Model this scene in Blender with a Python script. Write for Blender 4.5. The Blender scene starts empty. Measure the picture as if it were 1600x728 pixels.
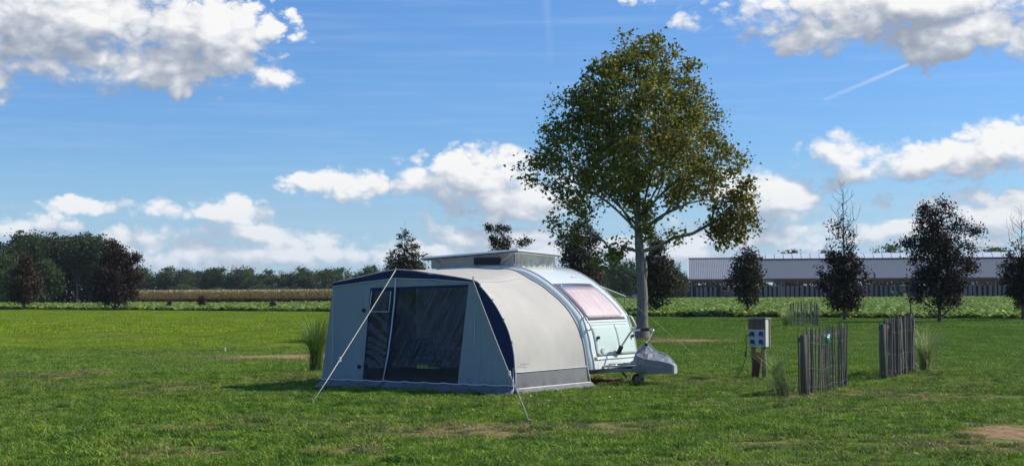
import bpy, math, random
import numpy as np
from mathutils import Vector, Matrix, Quaternion

sc = bpy.context.scene
col = sc.collection
R = math.radians
rnd = random.Random(7)

# ------------------------------------------------------------------ camera
FPX, HOR, CZ = 2300.0, 457.0, 1.6
PITCH, ROLL = math.atan((HOR - 364) / FPX), R(0.25)
_F = np.array([0, math.cos(PITCH), math.sin(PITCH)])
_R0 = np.array([1.0, 0, 0]); _U0 = np.array([0, -math.sin(PITCH), math.cos(PITCH)])
_R = _R0 * math.cos(ROLL) - _U0 * math.sin(ROLL)
_U = _U0 * math.cos(ROLL) + _R0 * math.sin(ROLL)
cd = bpy.data.cameras.new('camera'); cam = bpy.data.objects.new('camera', cd); col.objects.link(cam)
cd.sensor_width = 36; cd.sensor_fit = 'HORIZONTAL'; cd.lens = 36 * FPX / 1600
cd.clip_start = 0.1; cd.clip_end = 12000
m = Matrix.Identity(4)
for i in range(3):
    m[i][0] = _R[i]; m[i][1] = _U[i]; m[i][2] = -_F[i]
m[2][3] = CZ
cam.matrix_world = m
sc.camera = cam

def ground(px, py, z=0.0):
    d = _F + _R * (px - 800) / FPX + _U * (364 - py) / FPX
    t = (z - CZ) / d[2]
    return Vector((d[0] * t, d[1] * t, z))

# ------------------------------------------------------------------ light
SUN_EL = 42.0
to_sun = Vector((1.0, 0.25, 0)).normalized() * math.cos(R(SUN_EL)) + Vector((0, 0, math.sin(R(SUN_EL))))
sd = bpy.data.lights.new('sun', 'SUN'); sd.energy = 4.6; sd.angle = R(0.53); sd.color = (1.0, 0.94, 0.82)
so = bpy.data.objects.new('sun', sd); col.objects.link(so)
so.rotation_mode = 'QUATERNION'; so.rotation_quaternion = to_sun.to_track_quat('Z', 'Y')
sc.view_settings.view_transform = 'Standard'; sc.view_settings.look = 'None'
sc.view_settings.exposure = 0.0; sc.view_settings.gamma = 1.0

# ------------------------------------------------------------------ node helper
class N:
    def __init__(s, tree):
        s.t = tree; s.l = tree.links
    def new(s, typ, **kw):
        n = s.t.nodes.new(typ)
        for k, v in kw.items(): setattr(n, k, v)
        return n
    def put(s, sock, v):
        if isinstance(v, bpy.types.NodeSocket): s.l.new(v, sock)
        elif v is not None:
            if hasattr(sock, 'default_value'):
                try: sock.default_value = v
                except Exception: sock.default_value = (*v, 1)
    def math(s, op, a, b=None, c=None, clamp=False):
        n = s.new('ShaderNodeMath', operation=op, use_clamp=clamp)
        s.put(n.inputs[0], a); s.put(n.inputs[1], b); s.put(n.inputs[2], c)
        return n.outputs[0]
    def vec(s, op, a, b=None, out=0):
        n = s.new('ShaderNodeVectorMath', operation=op)
        s.put(n.inputs[0], a); s.put(n.inputs[1], b)
        return n.outputs['Value'] if out == 'v' else n.outputs[0]
    def noise(s, v, scale, detail=2, rough=0.5, dist=0.0, col_=False):
        n = s.new('ShaderNodeTexNoise'); s.put(n.inputs['Vector'], v)
        n.inputs['Scale'].default_value = scale; n.inputs['Detail'].default_value = detail
        n.inputs['Roughness'].default_value = rough; n.inputs['Distortion'].default_value = dist
        return n.outputs['Color' if col_ else 'Fac']
    def ramp(s, f, stops):
        n = s.new('ShaderNodeValToRGB'); s.put(n.inputs[0], f); e = n.color_ramp.elements
        while len(e) < len(stops): e.new(0.5)
        for i, (p, c) in enumerate(stops):
            e[i].position = p; e[i].color = (*c, 1) if len(c) == 3 else c
        return n.outputs[0]
    def smooth(s, f, a, b, lo=0.0, hi=1.0):
        n = s.new('ShaderNodeMapRange', interpolation_type='SMOOTHSTEP'); s.put(n.inputs[0], f)
        s.put(n.inputs[1], a); s.put(n.inputs[2], b); s.put(n.inputs[3], lo); s.put(n.inputs[4], hi)
        return n.outputs[0]
    def mix(s, f, a, b, blend='MIX'):
        n = s.new('ShaderNodeMix', data_type='RGBA', blend_type=blend)
        s.put(n.inputs[0], f); s.put(n.inputs[6], a); s.put(n.inputs[7], b)
        return n.outputs[2]
    def xyz(s, x, y, z):
        n = s.new('ShaderNodeCombineXYZ'); s.put(n.inputs[0], x); s.put(n.inputs[1], y); s.put(n.inputs[2], z)
        return n.outputs[0]

# ------------------------------------------------------------------ sky with cumulus
world = bpy.data.worlds.new('World'); sc.world = world; world.use_nodes = True
# unit of (A, E): one hundred photo pixels = 100/2300 rad
def ell(px, py, rx, ry): return ((px - 800) / 100, (457 - py) / 100, rx / 100, ry / 100)
ELLS = [ell(*e) for e in [
    (120, 38, 280, 78), (90, 90, 150, 36), (330, 58, 135, 66), (425, 118, 48, 28), (250, 112, 140, 42), (70, 118, 95, 26), (8, 150, 42, 26),
    (1420, 22, 330, 52), (1300, 60, 150, 42), (1470, 70, 170, 46), (1585, 85, 90, 32), (965, -5, 50, 16),
    (1490, 262, 230, 42), (1560, 232, 90, 34), (1310, 238, 75, 26), (1220, 318, 78, 52), (1150, 300, 60, 34), (1520, 345, 150, 30),
    (740, 280, 130, 44), (570, 288, 110, 24), (800, 312, 130, 34), (775, 250, 70, 24),
    (360, 335, 80, 27), (240, 370, 75, 26), (440, 370, 150, 24), (50, 360, 90, 28), (150, 326, 56, 12), (258, 318, 34, 14),
    (300, 402, 190, 26), (500, 396, 160, 26), (700, 362, 70, 26), (800, 372, 120, 28), (640, 392, 130, 22),
    (1160, 372, 140, 30), (1370, 370, 150, 28), (1060, 395, 160, 20), (1500, 385, 130, 16), (140, 395, 130, 16), (890, 395, 120, 18)]]
def make_density():
    g = bpy.data.node_groups.new('cloud_density', 'ShaderNodeTree')
    g.interface.new_socket('P', in_out='INPUT', socket_type='NodeSocketVector')
    g.interface.new_socket('Q', in_out='INPUT', socket_type='NodeSocketVector')
    g.interface.new_socket('D', in_out='OUTPUT', socket_type='NodeSocketFloat')
    g.interface.new_socket('S', in_out='OUTPUT', socket_type='NodeSocketFloat')
    n = N(g); gi = g.nodes.new('NodeGroupInput'); go = g.nodes.new('NodeGroupOutput')
    P0, Q = gi.outputs[0], gi.outputs[1]
    warp = n.vec('MULTIPLY', n.vec('SUBTRACT', n.noise(Q, 0.8, 3, 0.55, col_=True), (.5, .5, .5)), (1.1, 0.6, 0))
    P = n.vec('ADD', P0, warp)
    f = None
    for (cx, cy, rx, ry) in ELLS:
        q = n.vec('MULTIPLY', n.vec('SUBTRACT', P, (cx, cy, 0)), (1 / rx, 1 / ry, 0))
        d = n.math('SUBTRACT', 1.0, n.vec('LENGTH', q, out='v'))
        d = n.math('MULTIPLY', d, min(1.0, 0.55 + ry * 0.9))
        if f is None: f = d
        else: f = n.math('SMOOTH_MAX', f, d, 0.12)
    s = n.new('ShaderNodeSeparateXYZ'); n.put(s.inputs[0], P0)
    w = n.smooth(n.math('MAXIMUM', n.math('SUBTRACT', n.math('ABSOLUTE', s.outputs[0]), 8.6), n.math('SUBTRACT', s.outputs[1], 4.9)), 0, 2.0)
    gen = n.math('MULTIPLY_ADD', n.noise(Q, 0.16, 3, 0.5), 5.0, -3.15)
    gen = n.math('SUBTRACT', gen, n.math('MULTIPLY', n.math('SUBTRACT', 1.0, w), 4.0))
    f = n.math('MAXIMUM', f, gen)
    f = n.math('MAXIMUM', f, -1.2)
    b = None
    for sc_, am, off in ((1.3, 0.50, 0), (2.9, 0.27, 3.1), (6.3, 0.15, 7.7), (13.5, 0.08, 1.3), (28, 0.05, 5.3)):
        v = n.math('ABSOLUTE', n.math('MULTIPLY_ADD', n.noise(n.vec('ADD', Q, (off, off, off)), sc_, 1 if sc_ < 20 else 3, 0.5), 4.0, -2.0))
        v = n.math('MULTIPLY', v, am)
        b = v if b is None else n.math('ADD', b, v)
        if sc_ == 2.9: blow = b
    D = n.math('ADD', f, n.math('MULTIPLY_ADD', b, 1.15, -0.30))
    g.links.new(D, go.inputs[0])
    g.links.new(n.math('ADD', n.math('MAXIMUM', f, -0.5), n.math('MULTIPLY', blow, 0.9)), go.inputs[1])
    return g
def build_sky():
    n = N(world.node_tree); world.node_tree.nodes.clear()
    tc = n.new('ShaderNodeTexCoord').outputs['Generated']
    s = n.new('ShaderNodeSeparateXYZ'); n.put(s.inputs[0], tc)
    A = n.math('MULTIPLY', n.math('ARCTAN2', s.outputs[0], s.outputs[1]), 23.0)
    E_ = n.math('MULTIPLY', n.math('ARCSINE', s.outputs[2]), 23.0)
    P = n.xyz(A, E_, 0)
    Q = n.vec('MULTIPLY', tc, (23, 23, 34))
    g = make_density()
    def dens(p, q):
        k = n.new('ShaderNodeGroup'); k.node_tree = g; n.put(k.inputs[0], p); n.put(k.inputs[1], q); return k.outputs
    o1 = dens(P, Q); D, S1 = o1[0], o1[1]
    D2 = dens(n.vec('ADD', P, (0.10, 0.13, 0)), n.vec('ADD', Q, (0.10, 0, 0.19)))[0]
    S2 = dens(n.vec('ADD', P, (0.34, 0.46, 0)), n.vec('ADD', Q, (0.34, 0, 0.69)))[1]
    soft = n.noise(Q, 0.55, 2)
    alpha = n.smooth(D, n.math('MULTIPLY_ADD', soft, -0.3, 0.12), n.math('MULTIPLY_ADD', soft, 1.1, 0.02))
    lit = n.math('MULTIPLY_ADD', n.math('SUBTRACT', S1, S2), 0.80, 0.47)
    lit = n.math('MULTIPLY_ADD', n.math('SUBTRACT', D, D2), 0.34, lit)
    lit = n.math('SUBTRACT', lit, n.math('MULTIPLY', n.math('MAXIMUM', n.math('SUBTRACT', S1, 0.55), 0.0), 0.22), clamp=True)
    ccol = n.ramp(lit, [(0.0, (0.33, 0.38, 0.47)), (0.30, (0.44, 0.49, 0.58)), (0.52, (0.58, 0.62, 0.69)), (0.76, (0.78, 0.80, 0.84)), (1.0, (0.95, 0.95, 0.95))])
    ccol = n.vec('MULTIPLY', ccol, (10, 10, 10))
    # low on the horizon the clouds melt into pale air
    ccol = n.mix(n.smooth(E_, 2.2, 0.0, 0.0, 0.5), ccol, (5.6, 6.9, 8.4, 1))
    sky = n.new('ShaderNodeTexSky', sky_type='NISHITA'); sky.sun_disc = False
    sky.sun_elevation = R(SUN_EL); sky.sun_rotation = math.atan2(to_sun.x, to_sun.y)
    sky.air_density = 1.0; sky.dust_density = 0.4; sky.ozone_density = 2.5
    base = n.vec('MULTIPLY', sky.outputs[0], (0.60, 0.92, 1.36))
    base = n.mix(n.smooth(E_, 2.6, 0.0, 0.0, 0.55), base, (5.0, 6.9, 8.9, 1))
    # thin veil and streaks of high cloud
    streak = n.noise(n.vec('MULTIPLY', tc, (10, 10, 190)), 1.0, 4, 0.6)
    veil = n.smooth(streak, 0.42, 0.85, 0.0, 0.13)
    base = n.mix(veil, base, (6.5, 7.8, 9.2, 1))
    # contrail
    def seg(ax, ay, bx, by, wd, am):
        dx, dy = bx - ax, by - ay; L2 = dx * dx + dy * dy
        rel = n.vec('SUBTRACT', P, (ax, ay, 0))
        t = n.math('DIVIDE', n.vec('DOT_PRODUCT', rel, (dx, dy, 0), out='v'), L2, clamp=True)
        dd = n.vec('LENGTH', n.vec('SUBTRACT', rel, n.xyz(n.math('MULTIPLY', t, dx), n.math('MULTIPLY', t, dy), 0)), out='v')
        wv = n.math('MULTIPLY_ADD', n.noise(Q, 3.0, 2), wd, wd * 0.5)
        return n.math('MULTIPLY', n.math('MULTIPLY', n.smooth(dd, wv, 0.0), n.math('MULTIPLY_ADD', t, 0.7, 0.3)), am)
    base = n.mix(seg(4.85, 2.92, 6.45, 3.54, 0.045, 0.42), base, (9, 9.4, 10, 1))
    base = n.mix(seg(0.62, 3.6, 0.55, 4.6, 0.10, 0.10), base, (9, 9.4, 10, 1))
    c = n.mix(alpha, base, ccol)
    bg = n.new('ShaderNodeBackground'); n.put(bg.inputs[0], c); bg.inputs[1].default_value = 0.1
    o = n.new('ShaderNodeOutputWorld'); n.put(o.inputs[0], bg.outputs[0])
build_sky()

# ------------------------------------------------------------------ materials
MATS = {}
def pmat(name, c1, c2=None, scale=8.0, rough=0.7, bump=0.0, bscale=None, metallic=0.0, coat=0.0, spec=0.5, detail=4, stretch=None, trans=0.0, sheen=0.0, c3=None):
    if name in MATS: return MATS[name]
    m = bpy.data.materials.new(name); m.use_nodes = True; MATS[name] = m
    n = N(m.node_tree); b = m.node_tree.nodes['Principled BSDF']
    tc = n.new('ShaderNodeTexCoord').outputs['Object']
    if stretch: tc = n.vec('MULTIPLY', tc, stretch)
    if c2 is None: c2 = tuple(x * 0.85 for x in c1)
    f = n.noise(tc, scale, detail, 0.6)
    st = [(0.32, c1), (0.68, c2)] if c3 is None else [(0.3, c1), (0.55, c2), (0.75, c3)]
    n.put(b.inputs['Base Color'], n.ramp(f, st))
    b.inputs['Roughness'].default_value = rough; b.inputs['Metallic'].default_value = metallic
    b.inputs['Coat Weight'].default_value = coat; b.inputs['Specular IOR Level'].default_value = spec
    b.inputs['Coat Roughness'].default_value = 0.08
    if sheen: b.inputs['Sheen Weight'].default_value = sheen
    if bump:
        bn = n.new('ShaderNodeBump'); bn.inputs['Strength'].default_value = 1.0; bn.inputs['Distance'].default_value = bump
        n.put(bn.inputs['Height'], n.noise(tc, bscale or scale * 3, 3, 0.6)); n.put(b.inputs['Normal'], bn.outputs[0])
    if trans:
        tr = n.new('ShaderNodeBsdfTranslucent'); n.put(tr.inputs[0], n.ramp(f, st)); mx = n.new('ShaderNodeMixShader'); mx.inputs[0].default_value = trans
        o = m.node_tree.nodes['Material Output']
        m.node_tree.links.new(b.outputs[0], mx.inputs[1]); m.node_tree.links.new(tr.outputs[0], mx.inputs[2]); m.node_tree.links.new(mx.outputs[0], o.inputs[0])
    return m

def leafmat(name, stops, trans=0.35, rough=0.55, tint=None, spec=0.35, nscale=0.6):
    m = bpy.data.materials.new(name); m.use_nodes = True; MATS[name] = m
    n = N(m.node_tree); nt = m.node_tree; b = nt.nodes['Principled BSDF']
    gi = n.new('ShaderNodeNewGeometry')
    tcn = n.new('ShaderNodeTexCoord').outputs['Object']
    f = n.math('ADD', n.math('MULTIPLY', gi.outputs['Random Per Island'], 0.6), n.math('MULTIPLY', n.noise(tcn, nscale, 2), 0.4))
    c = n.ramp(f, stops)
    if tint:
        at = n.new('ShaderNodeAttribute', attribute_name='tint')
        k = n.math('MULTIPLY', at.outputs['Fac'], n.smooth(gi.outputs['Random Per Island'], 0.25, 0.75))
        c = n.mix(k, c, (*tint, 1))
    n.put(b.inputs['Base Color'], c); b.inputs['Roughness'].default_value = rough; b.inputs['Specular IOR Level'].default_value = spec
    tr = n.new('ShaderNodeBsdfTranslucent'); n.put(tr.inputs[0], c); mx = n.new('ShaderNodeMixShader'); mx.inputs[0].default_value = trans
    nt.links.new(b.outputs[0], mx.inputs[1]); nt.links.new(tr.outputs[0], mx.inputs[2]); nt.links.new(mx.outputs[0], nt.nodes['Material Output'].inputs[0])
    return m

# ------------------------------------------------------------------ object helpers
def props(o, label=None, cat=None, group=None, kind=None):
    if label: o['label'] = label
    if cat: o['category'] = cat
    if group: o['group'] = group
    if kind: o['kind'] = kind
    return o
def thing(name, label, cat, loc=(0, 0, 0), rz=0.0, group=None):
    o = bpy.data.objects.new(name, None); col.objects.link(o); o.location = loc; o.rotation_euler = (0, 0, rz)
    o.empty_display_size = 0.2
    return props(o, label, cat, group)
def link(name, me, parent=None, loc=None, **kw):
    o = bpy.data.objects.new(name, me); col.objects.link(o)
    if parent: o.parent = parent
    if loc is not None: o.location = loc
    return props(o, **kw) if kw else o
def npmesh(name, V, F, mat=None, smooth=False, mats=None, mi=None):
    """V (n,3); F (m,k) all the same k"""
    me = bpy.data.meshes.new(name); V = np.asarray(V, dtype=np.float32); F = np.asarray(F, dtype=np.int32)
    me.vertices.add(len(V)); me.vertices.foreach_set('co', V.ravel())
    k = F.shape[1]; me.loops.add(F.size); me.loops.foreach_set('vertex_index', F.ravel())
    me.polygons.add(len(F)); me.polygons.foreach_set('loop_start', np.arange(0, F.size, k, dtype=np.int32))
    me.polygons.foreach_set('use_smooth', np.full(len(F), smooth, dtype=bool))
    for x in (mats or [mat]):
        if x: me.materials.append(x)
    if mi is not None: me.polygons.foreach_set('material_index', np.asarray(mi, dtype=np.int32))
    me.update(calc_edges=True); return me
class MB:
    def __init__(s): s.v = []; s.f = []
    def add(s, vs, fs):
        o = len(s.v); s.v += [tuple(v) for v in vs]; s.f += [tuple(i + o for i in f) for f in fs]; return s
    def box(s, c, d, rz=0.0, M=None, bev=0.0):
        x, y, z = d[0] / 2, d[1] / 2, d[2] / 2
        if bev:
            b = min(bev, x * .9, y * .9, z * .9); vs = []; q = {}
            for sx in (-1, 1):
                for sy in (-1, 1):
                    for sz in (-1, 1):
                        q[(sx, sy, sz)] = len(vs)
                        vs += [(sx * x, sy * (y - b), sz * (z - b)), (sx * (x - b), sy * y, sz * (z - b)), (sx * (x - b), sy * (y - b), sz * z)]
            fs = []
            for ax in range(3):
                for sg in (-1, 1):
                    cs = [(-1, -1), (1, -1), (1, 1), (-1, 1)]
                    face = []
                    for a_, b_ in cs:
                        k = [0, 0, 0]; k[ax] = sg; k[(ax + 1) % 3] = a_; k[(ax + 2) % 3] = b_
                        face.append(q[tuple(k)] + ax)
                    fs.append(face if sg > 0 else face[::-1])
            for ax in range(3):
                a1, a2 = (ax + 1) % 3, (ax + 2) % 3
                for s1 in (-1, 1):
                    for s2 in (-1, 1):
                        k0 = [0, 0, 0]; k1 = [0, 0, 0]; k0[ax] = -1; k1[ax] = 1; k0[a1] = k1[a1] = s1; k0[a2] = k1[a2] = s2
                        A, B = q[tuple(k0)], q[tuple(k1)]
                        fs.append([A + a1, B + a1, B + a2, A + a2])
            for k, i in q.items(): fs.append([i, i + 1, i + 2])
        else:
            vs = [(sx * x, sy * y, sz * z) for sx in (-1, 1) for sy in (-1, 1) for sz in (-1, 1)]
            fs = [(0, 1, 3, 2), (4, 6, 7, 5), (0, 4, 5, 1), (2, 3, 7, 6), (0, 2, 6, 4), (1, 5, 7, 3)]
        T = Matrix.Translation(c) @ (M.to_4x4() if M else Matrix.Rotation(rz, 4, 'Z'))
        return s.add([T @ Vector(v) for v in vs], fs)
    def tube(s, pts, r, n=6, cap=True):
        pts = [Vector(p) for p in pts]; rs = r if isinstance(r, (list, tuple)) else [r] * len(pts)
        vs = []; fs = []; ref = None
        for i, p in enumerate(pts):
            t = (pts[min(i + 1, len(pts) - 1)] - pts[max(i - 1, 0)]).normalized()
            if ref is None: ref = t.orthogonal().normalized()
            ref = (ref - t * ref.dot(t)).normalized(); b = t.cross(ref)
            for k in range(n):
                a = 2 * math.pi * k / n; vs.append(p + (ref * math.cos(a) + b * math.sin(a)) * rs[i])
        for i in range(len(pts) - 1):
            for k in range(n): fs.append((i * n + k, i * n + (k + 1) % n, (i + 1) * n + (k + 1) % n, (i + 1) * n + k))
        if cap: fs += [tuple(range(n))[::-1], tuple(range((len(pts) - 1) * n, len(pts) * n))]
        return s.add(vs, fs)
    def grid(s, rows, flip=False):
        n = len(rows[0]); vs = [p for r in rows for p in r]; fs = []
        for i in range(len(rows) - 1):
            for k in range(n - 1):
                q = (i * n + k, i * n + k + 1, (i + 1) * n + k + 1, (i + 1) * n + k); fs.append(q[::-1] if flip else q)
        return s.add(vs, fs)
    def build(s, name, mat, parent=None, smooth=False, loc=None, **kw):
        me = bpy.data.meshes.new(name); me.from_pydata(s.v, [], s.f); me.update()
        if smooth: me.polygons.foreach_set('use_smooth', [True] * len(me.polygons))
        if mat: me.materials.append(mat)
        return link(name, me, parent, loc, **kw)
def solidify(o, t, off=0):
    md = o.modifiers.new('s', 'SOLIDIFY'); md.thickness = t; md.offset = off; return o
def catmull(pts, n=6):
    P = [np.array(p, float) for p in pts]; P = [2 * P[0] - P[1]] + P + [2 * P[-1] - P[-2]]; out = []
    for i in range(1, len(P) - 2):
        for k in range(n):
            t = k / n
            out.append(0.5 * ((2 * P[i]) + (-P[i - 1] + P[i + 1]) * t + (2 * P[i - 1] - 5 * P[i] + 4 * P[i + 1] - P[i + 2]) * t * t + (-P[i - 1] + 3 * P[i] - 3 * P[i + 1] + P[i + 2]) * t ** 3))
    out.append(P[-2]); return out
def smoothpath(pts, n=6): return [Vector(p) for p in catmull(pts, n)]

# ------------------------------------------------------------------ bare patches shared by ground and grass: x, y, rx, ry, strength
PATCH = [(-5.5, 37.4, 1.9, 2.3, 1.0), (-8.2, 38.2, 1.3, 0.7, 0.6), (-0.5, 17.2, 1.0, 1.0, 0.5), (1.3, 17.3, .8, .9, 0.4), (5.75, 16.6, 0.75, 1.3, 1.0),
         (5.5, 48.3, 1.8, 1.6, 0.85), (4.5, 51.3, 0.9, 1.5, 0.7), (4.2, 22.2, 0.35, .5, 0.9), (8.3, 29.6, .4, .8, .9), (-9.0, 29.5, 1.0, 1.6, 0.45),
         (1.55, 26.5, 0.5, 1.6, .7), (-4.2, 27.5, 1.0, 1.6, 0.35), (4.9, 22.9, .7, .4, .5), (7.3, 27.2, .9, .8, .5), (-3.5, 14.9, .8, .8, .4),
         (-4.0, 17.6, .6, .7, .3), (6.6, 22.3, 1.3, 1.1, .4), (2.6, 15.6, .6, .6, .35), (-1.6, 15.0, .5, .6, .45), (4.9, 15.2, 0.9, .8, .4), (-5.8, 24.6, .6, 1.0, .35)]
def patch_val(x, y, rng=None):
    v = np.zeros_like(x)
    for (cx, cy, rx, ry, s) in PATCH:
        ang = np.arctan2((y - cy) / ry, (x - cx) / rx)
        wob = 1 + 0.22 * np.sin(3 * ang + cx * 5) + 0.15 * np.sin(7 * ang + cy * 3)
        d = np.hypot((x - cx) / rx, (y - cy) / ry) / wob
        v = np.maximum(v, s * np.clip((1.15 - d) / 0.5, 0, 1))
    return v

def lawn_material(grassblades=False):
    nm = 'grass_blades' if grassblades else 'lawn_turf'
    m = bpy.data.materials.new(nm); m.use_nodes = True; n = N(m.node_tree); nt = m.node_tree; b = nt.nodes['Principled BSDF']
    pos = n.new('ShaderNodeNewGeometry').outputs['Position']
    s = n.new('ShaderNodeSeparateXYZ'); n.put(s.inputs[0], pos); X, Y = s.outputs[0], s.outputs[1]
    flat = n.xyz(X, Y, 0)
    big = n.noise(flat, 0.22, 3, 0.55); mid = n.noise(flat, 1.7, 4, 0.65); fine = n.noise(n.vec('MULTIPLY', flat, (1, 0.5, 1)), 9, 5, 0.75)
    far = n.smooth(Y, 40, 48)
    leftw = n.smooth(X, 1.0, -5.0)
    zone = n.math('MULTIPLY', n.smooth(n.math('ADD', Y, n.math('MULTIPLY', big, 5.0)), 44, 49), leftw)
    f = n.math('ADD', n.math('MULTIPLY', mid, 0.5), n.math('MULTIPLY', fine, 0.5))
    green = n.ramp(f, [(0.28, (0.055, 0.125, 0.012)), (0.44, (0.125, 0.235, 0.020)), (0.58, (0.22, 0.33, 0.038)), (0.72, (0.37, 0.40, 0.10))])
    bright = n.ramp(f, [(0.30, (0.14, 0.22, 0.008)), (0.5, (0.24, 0.345, 0.012)), (0.72, (0.34, 0.43, 0.03))])
    c = n.mix(zone, green, bright)
    # right-hand distance: even mid green
    c = n.mix(n.math('MULTIPLY', n.smooth(Y, 26, 40), n.math('SUBTRACT', 1.0, leftw)), c, n.ramp(f, [(0.3, (0.085, 0.185, 0.012)), (0.7, (0.17, 0.295, 0.025))]))
    if grassblades:
        oi = n.new('ShaderNodeAttribute', attribute_type='INSTANCER', attribute_name='dry')
        gi = n.new('ShaderNodeNewGeometry').outputs['Random Per Island']
        dry = n.math('ADD', oi.outputs['Fac'], n.smooth(big, 0.45, 0.7, 0.0, 0.25))
        k = n.smooth(n.math('ADD', gi, dry), 0.80, 1.05)
        c = n.mix(k, c, n.ramp(gi, [(0, (0.26, 0.22, 0.10)), (1, (0.34, 0.28, 0.15))]))
        c = n.mix(1.0, c, n.ramp(n.math('FRACT', n.math('MULTIPLY', gi, 7.3)), [(0, (0.6, 0.68, 0.6)), (0.55, (1.1, 1.1, 1.1)), (1, (1.8, 1.65, 1.5))]), 'MULTIPLY')
        tone = n.new('ShaderNodeAttribute', attribute_type='INSTANCER', attribute_name='tone').outputs['Fac']
        c = n.mix(1.0, c, n.ramp(tone, [(0, (0.50, 0.62, 0.6)), (0.5, (1, 1, 1)), (1, (1.45, 1.32, 1.2))]), 'MULTIPLY')
        b.inputs['Roughness'].default_value = 0.55; b.inputs['Specular IOR Level'].default_value = 0.2
        n.put(b.inputs['Base Color'], c)
        tr = n.new('ShaderNodeBsdfTranslucent'); n.put(tr.inputs[0], c); mx = n.new('ShaderNodeMixShader'); mx.inputs[0].default_value = 0.25
        nt.links.new(b.outputs[0], mx.inputs[1]); nt.links.new(tr.outputs[0], mx.inputs[2]); nt.links.new(mx.outputs[0], nt.nodes['Material Output'].inputs[0])
    else:
        pat = None
        wp = n.vec('ADD', flat, n.vec('MULTIPLY', n.vec('SUBTRACT', n.noise(flat, 2.2, 4, 0.6, col_=True), (.5, .5, .5)), (1.3, 1.6, 0)))
        for (cx, cy, rx, ry, st) in PATCH:
            d = n.vec('LENGTH', n.vec('MULTIPLY', n.vec('SUBTRACT', wp, (cx, cy, 0)), (1 / rx, 1 / ry, 0)), out='v')
            v = n.math('MULTIPLY', n.smooth(d, 1.1, 0.55), min(1, st + .1)); pat = v if pat is None else n.math('MAXIMUM', pat, v)
        soil = n.ramp(fine, [(0.3, (0.17, 0.10, 0.05)), (0.5, (0.34, 0.21, 0.10)), (0.7, (0.46, 0.32, 0.18))])
        near = n.smooth(Y, 60, 38)
        c = n.mix(1.0, c, n.mix(n.smooth(Y, 60, 160), (0.55, 0.55, 0.5, 1), (0.62, 0.62, 0.6, 1)), 'MULTIPLY')
        c = n.mix(n.math('MULTIPLY', pat, n.smooth(fine, 0.25, 0.55, 0.55, 1.0)), c, soil)
        n.put(b.inputs['Base Color'], c); b.inputs['Roughness'].default_value = 0.9; b.inputs['Specular IOR Level'].default_value = 0.15
        bn = n.new('ShaderNodeBump'); bn.inputs['Strength'].default_value = 1; bn.inputs['Distance'].default_value = 0.03
        n.put(bn.inputs['Height'], n.noise(flat, 14, 5, 0.75)); n.put(b.inputs['Normal'], bn.outputs[0])
    return m

# ------------------------------------------------------------------ ground sheets
def sheet(name, pts, z, mat, label=None):
    mb = MB(); mb.add([(x, y, z) for x, y in pts], [tuple(range(len(pts)))])
    return mb.build(name, mat, None, kind='structure')
lawn_m = lawn_material(False)
def ground_grid():
    # one sheet to the horizon, gently uneven near the camera
    xs = np.concatenate([[-4000, -1200, -300, -120], np.linspace(-40, 40, 110), [120, 300, 1200, 4000]])
    ys = np.concatenate([[-200, -20], np.linspace(6, 70, 90), [90, 140, 300, 900, 6000]])
    X, Y = np.meshgrid(xs, ys)
    Z = 0.018 * np.sin(X * 0.9 + 1.3 * np.sin(Y * 0.35)) * np.cos(Y * 0.7) + 0.01 * np.sin(X * 2.3 + Y * 1.1)
    fade = np.clip((60 - Y) / 15, 0, 1) * np.clip((38 - np.abs(X)) / 8, 0, 1) * np.clip((Y - 8) / 4, 0, 1)
    Z = Z * fade
    V = np.stack([X.ravel(), Y.ravel(), Z.ravel()], 1); nx = len(xs); F = []
    for j in range(len(ys) - 1):
        a = np.arange(nx - 1) + j * nx; F.append(np.stack([a, a + 1, a + 1 + nx, a + nx], 1))
    me = npmesh('lawn', V, np.concatenate(F), lawn_m, True)
    link('lawn', me, kind='structure')
ground_grid()
soil_m = pmat('field_soil', (0.10, 0.075, 0.045), (0.16, 0.12, 0.075), 0.8, 0.95, 0.03, 6)
straw_m = pmat('stubble_ground', (0.12, 0.14, 0.05), (0.20, 0.19, 0.09), 0.3, 0.95)
# edge of the beet field runs behind the tree row
EDGE = [(60, 57), (27.5, 82), (10.4, 93), (-15.4, 126), (-54.5, 160), (-110, 205)]
def edge_y(x):
    e = sorted(EDGE); return np.interp(x, [p[0] for p in e], [p[1] for p in e])
FAR_R, FAR_L = 272.0, 188.0
sheet('field', [(60, 57), (27.5, 82), (10.4, 93), (-15.4, 126), (-54.5, 160), (-110, 205), (-110, 208), (-8, 192), (-8, 280), (170, 280), (170, 57)][::-1], 0.004, soil_m)
sheet('stubble_field', [(-10, 192.3), (-110, 208.3), (-400, 260), (-900, 900), (900, 900), (400, 281), (-10, 281)][::-1], 0.004, straw_m)

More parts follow.
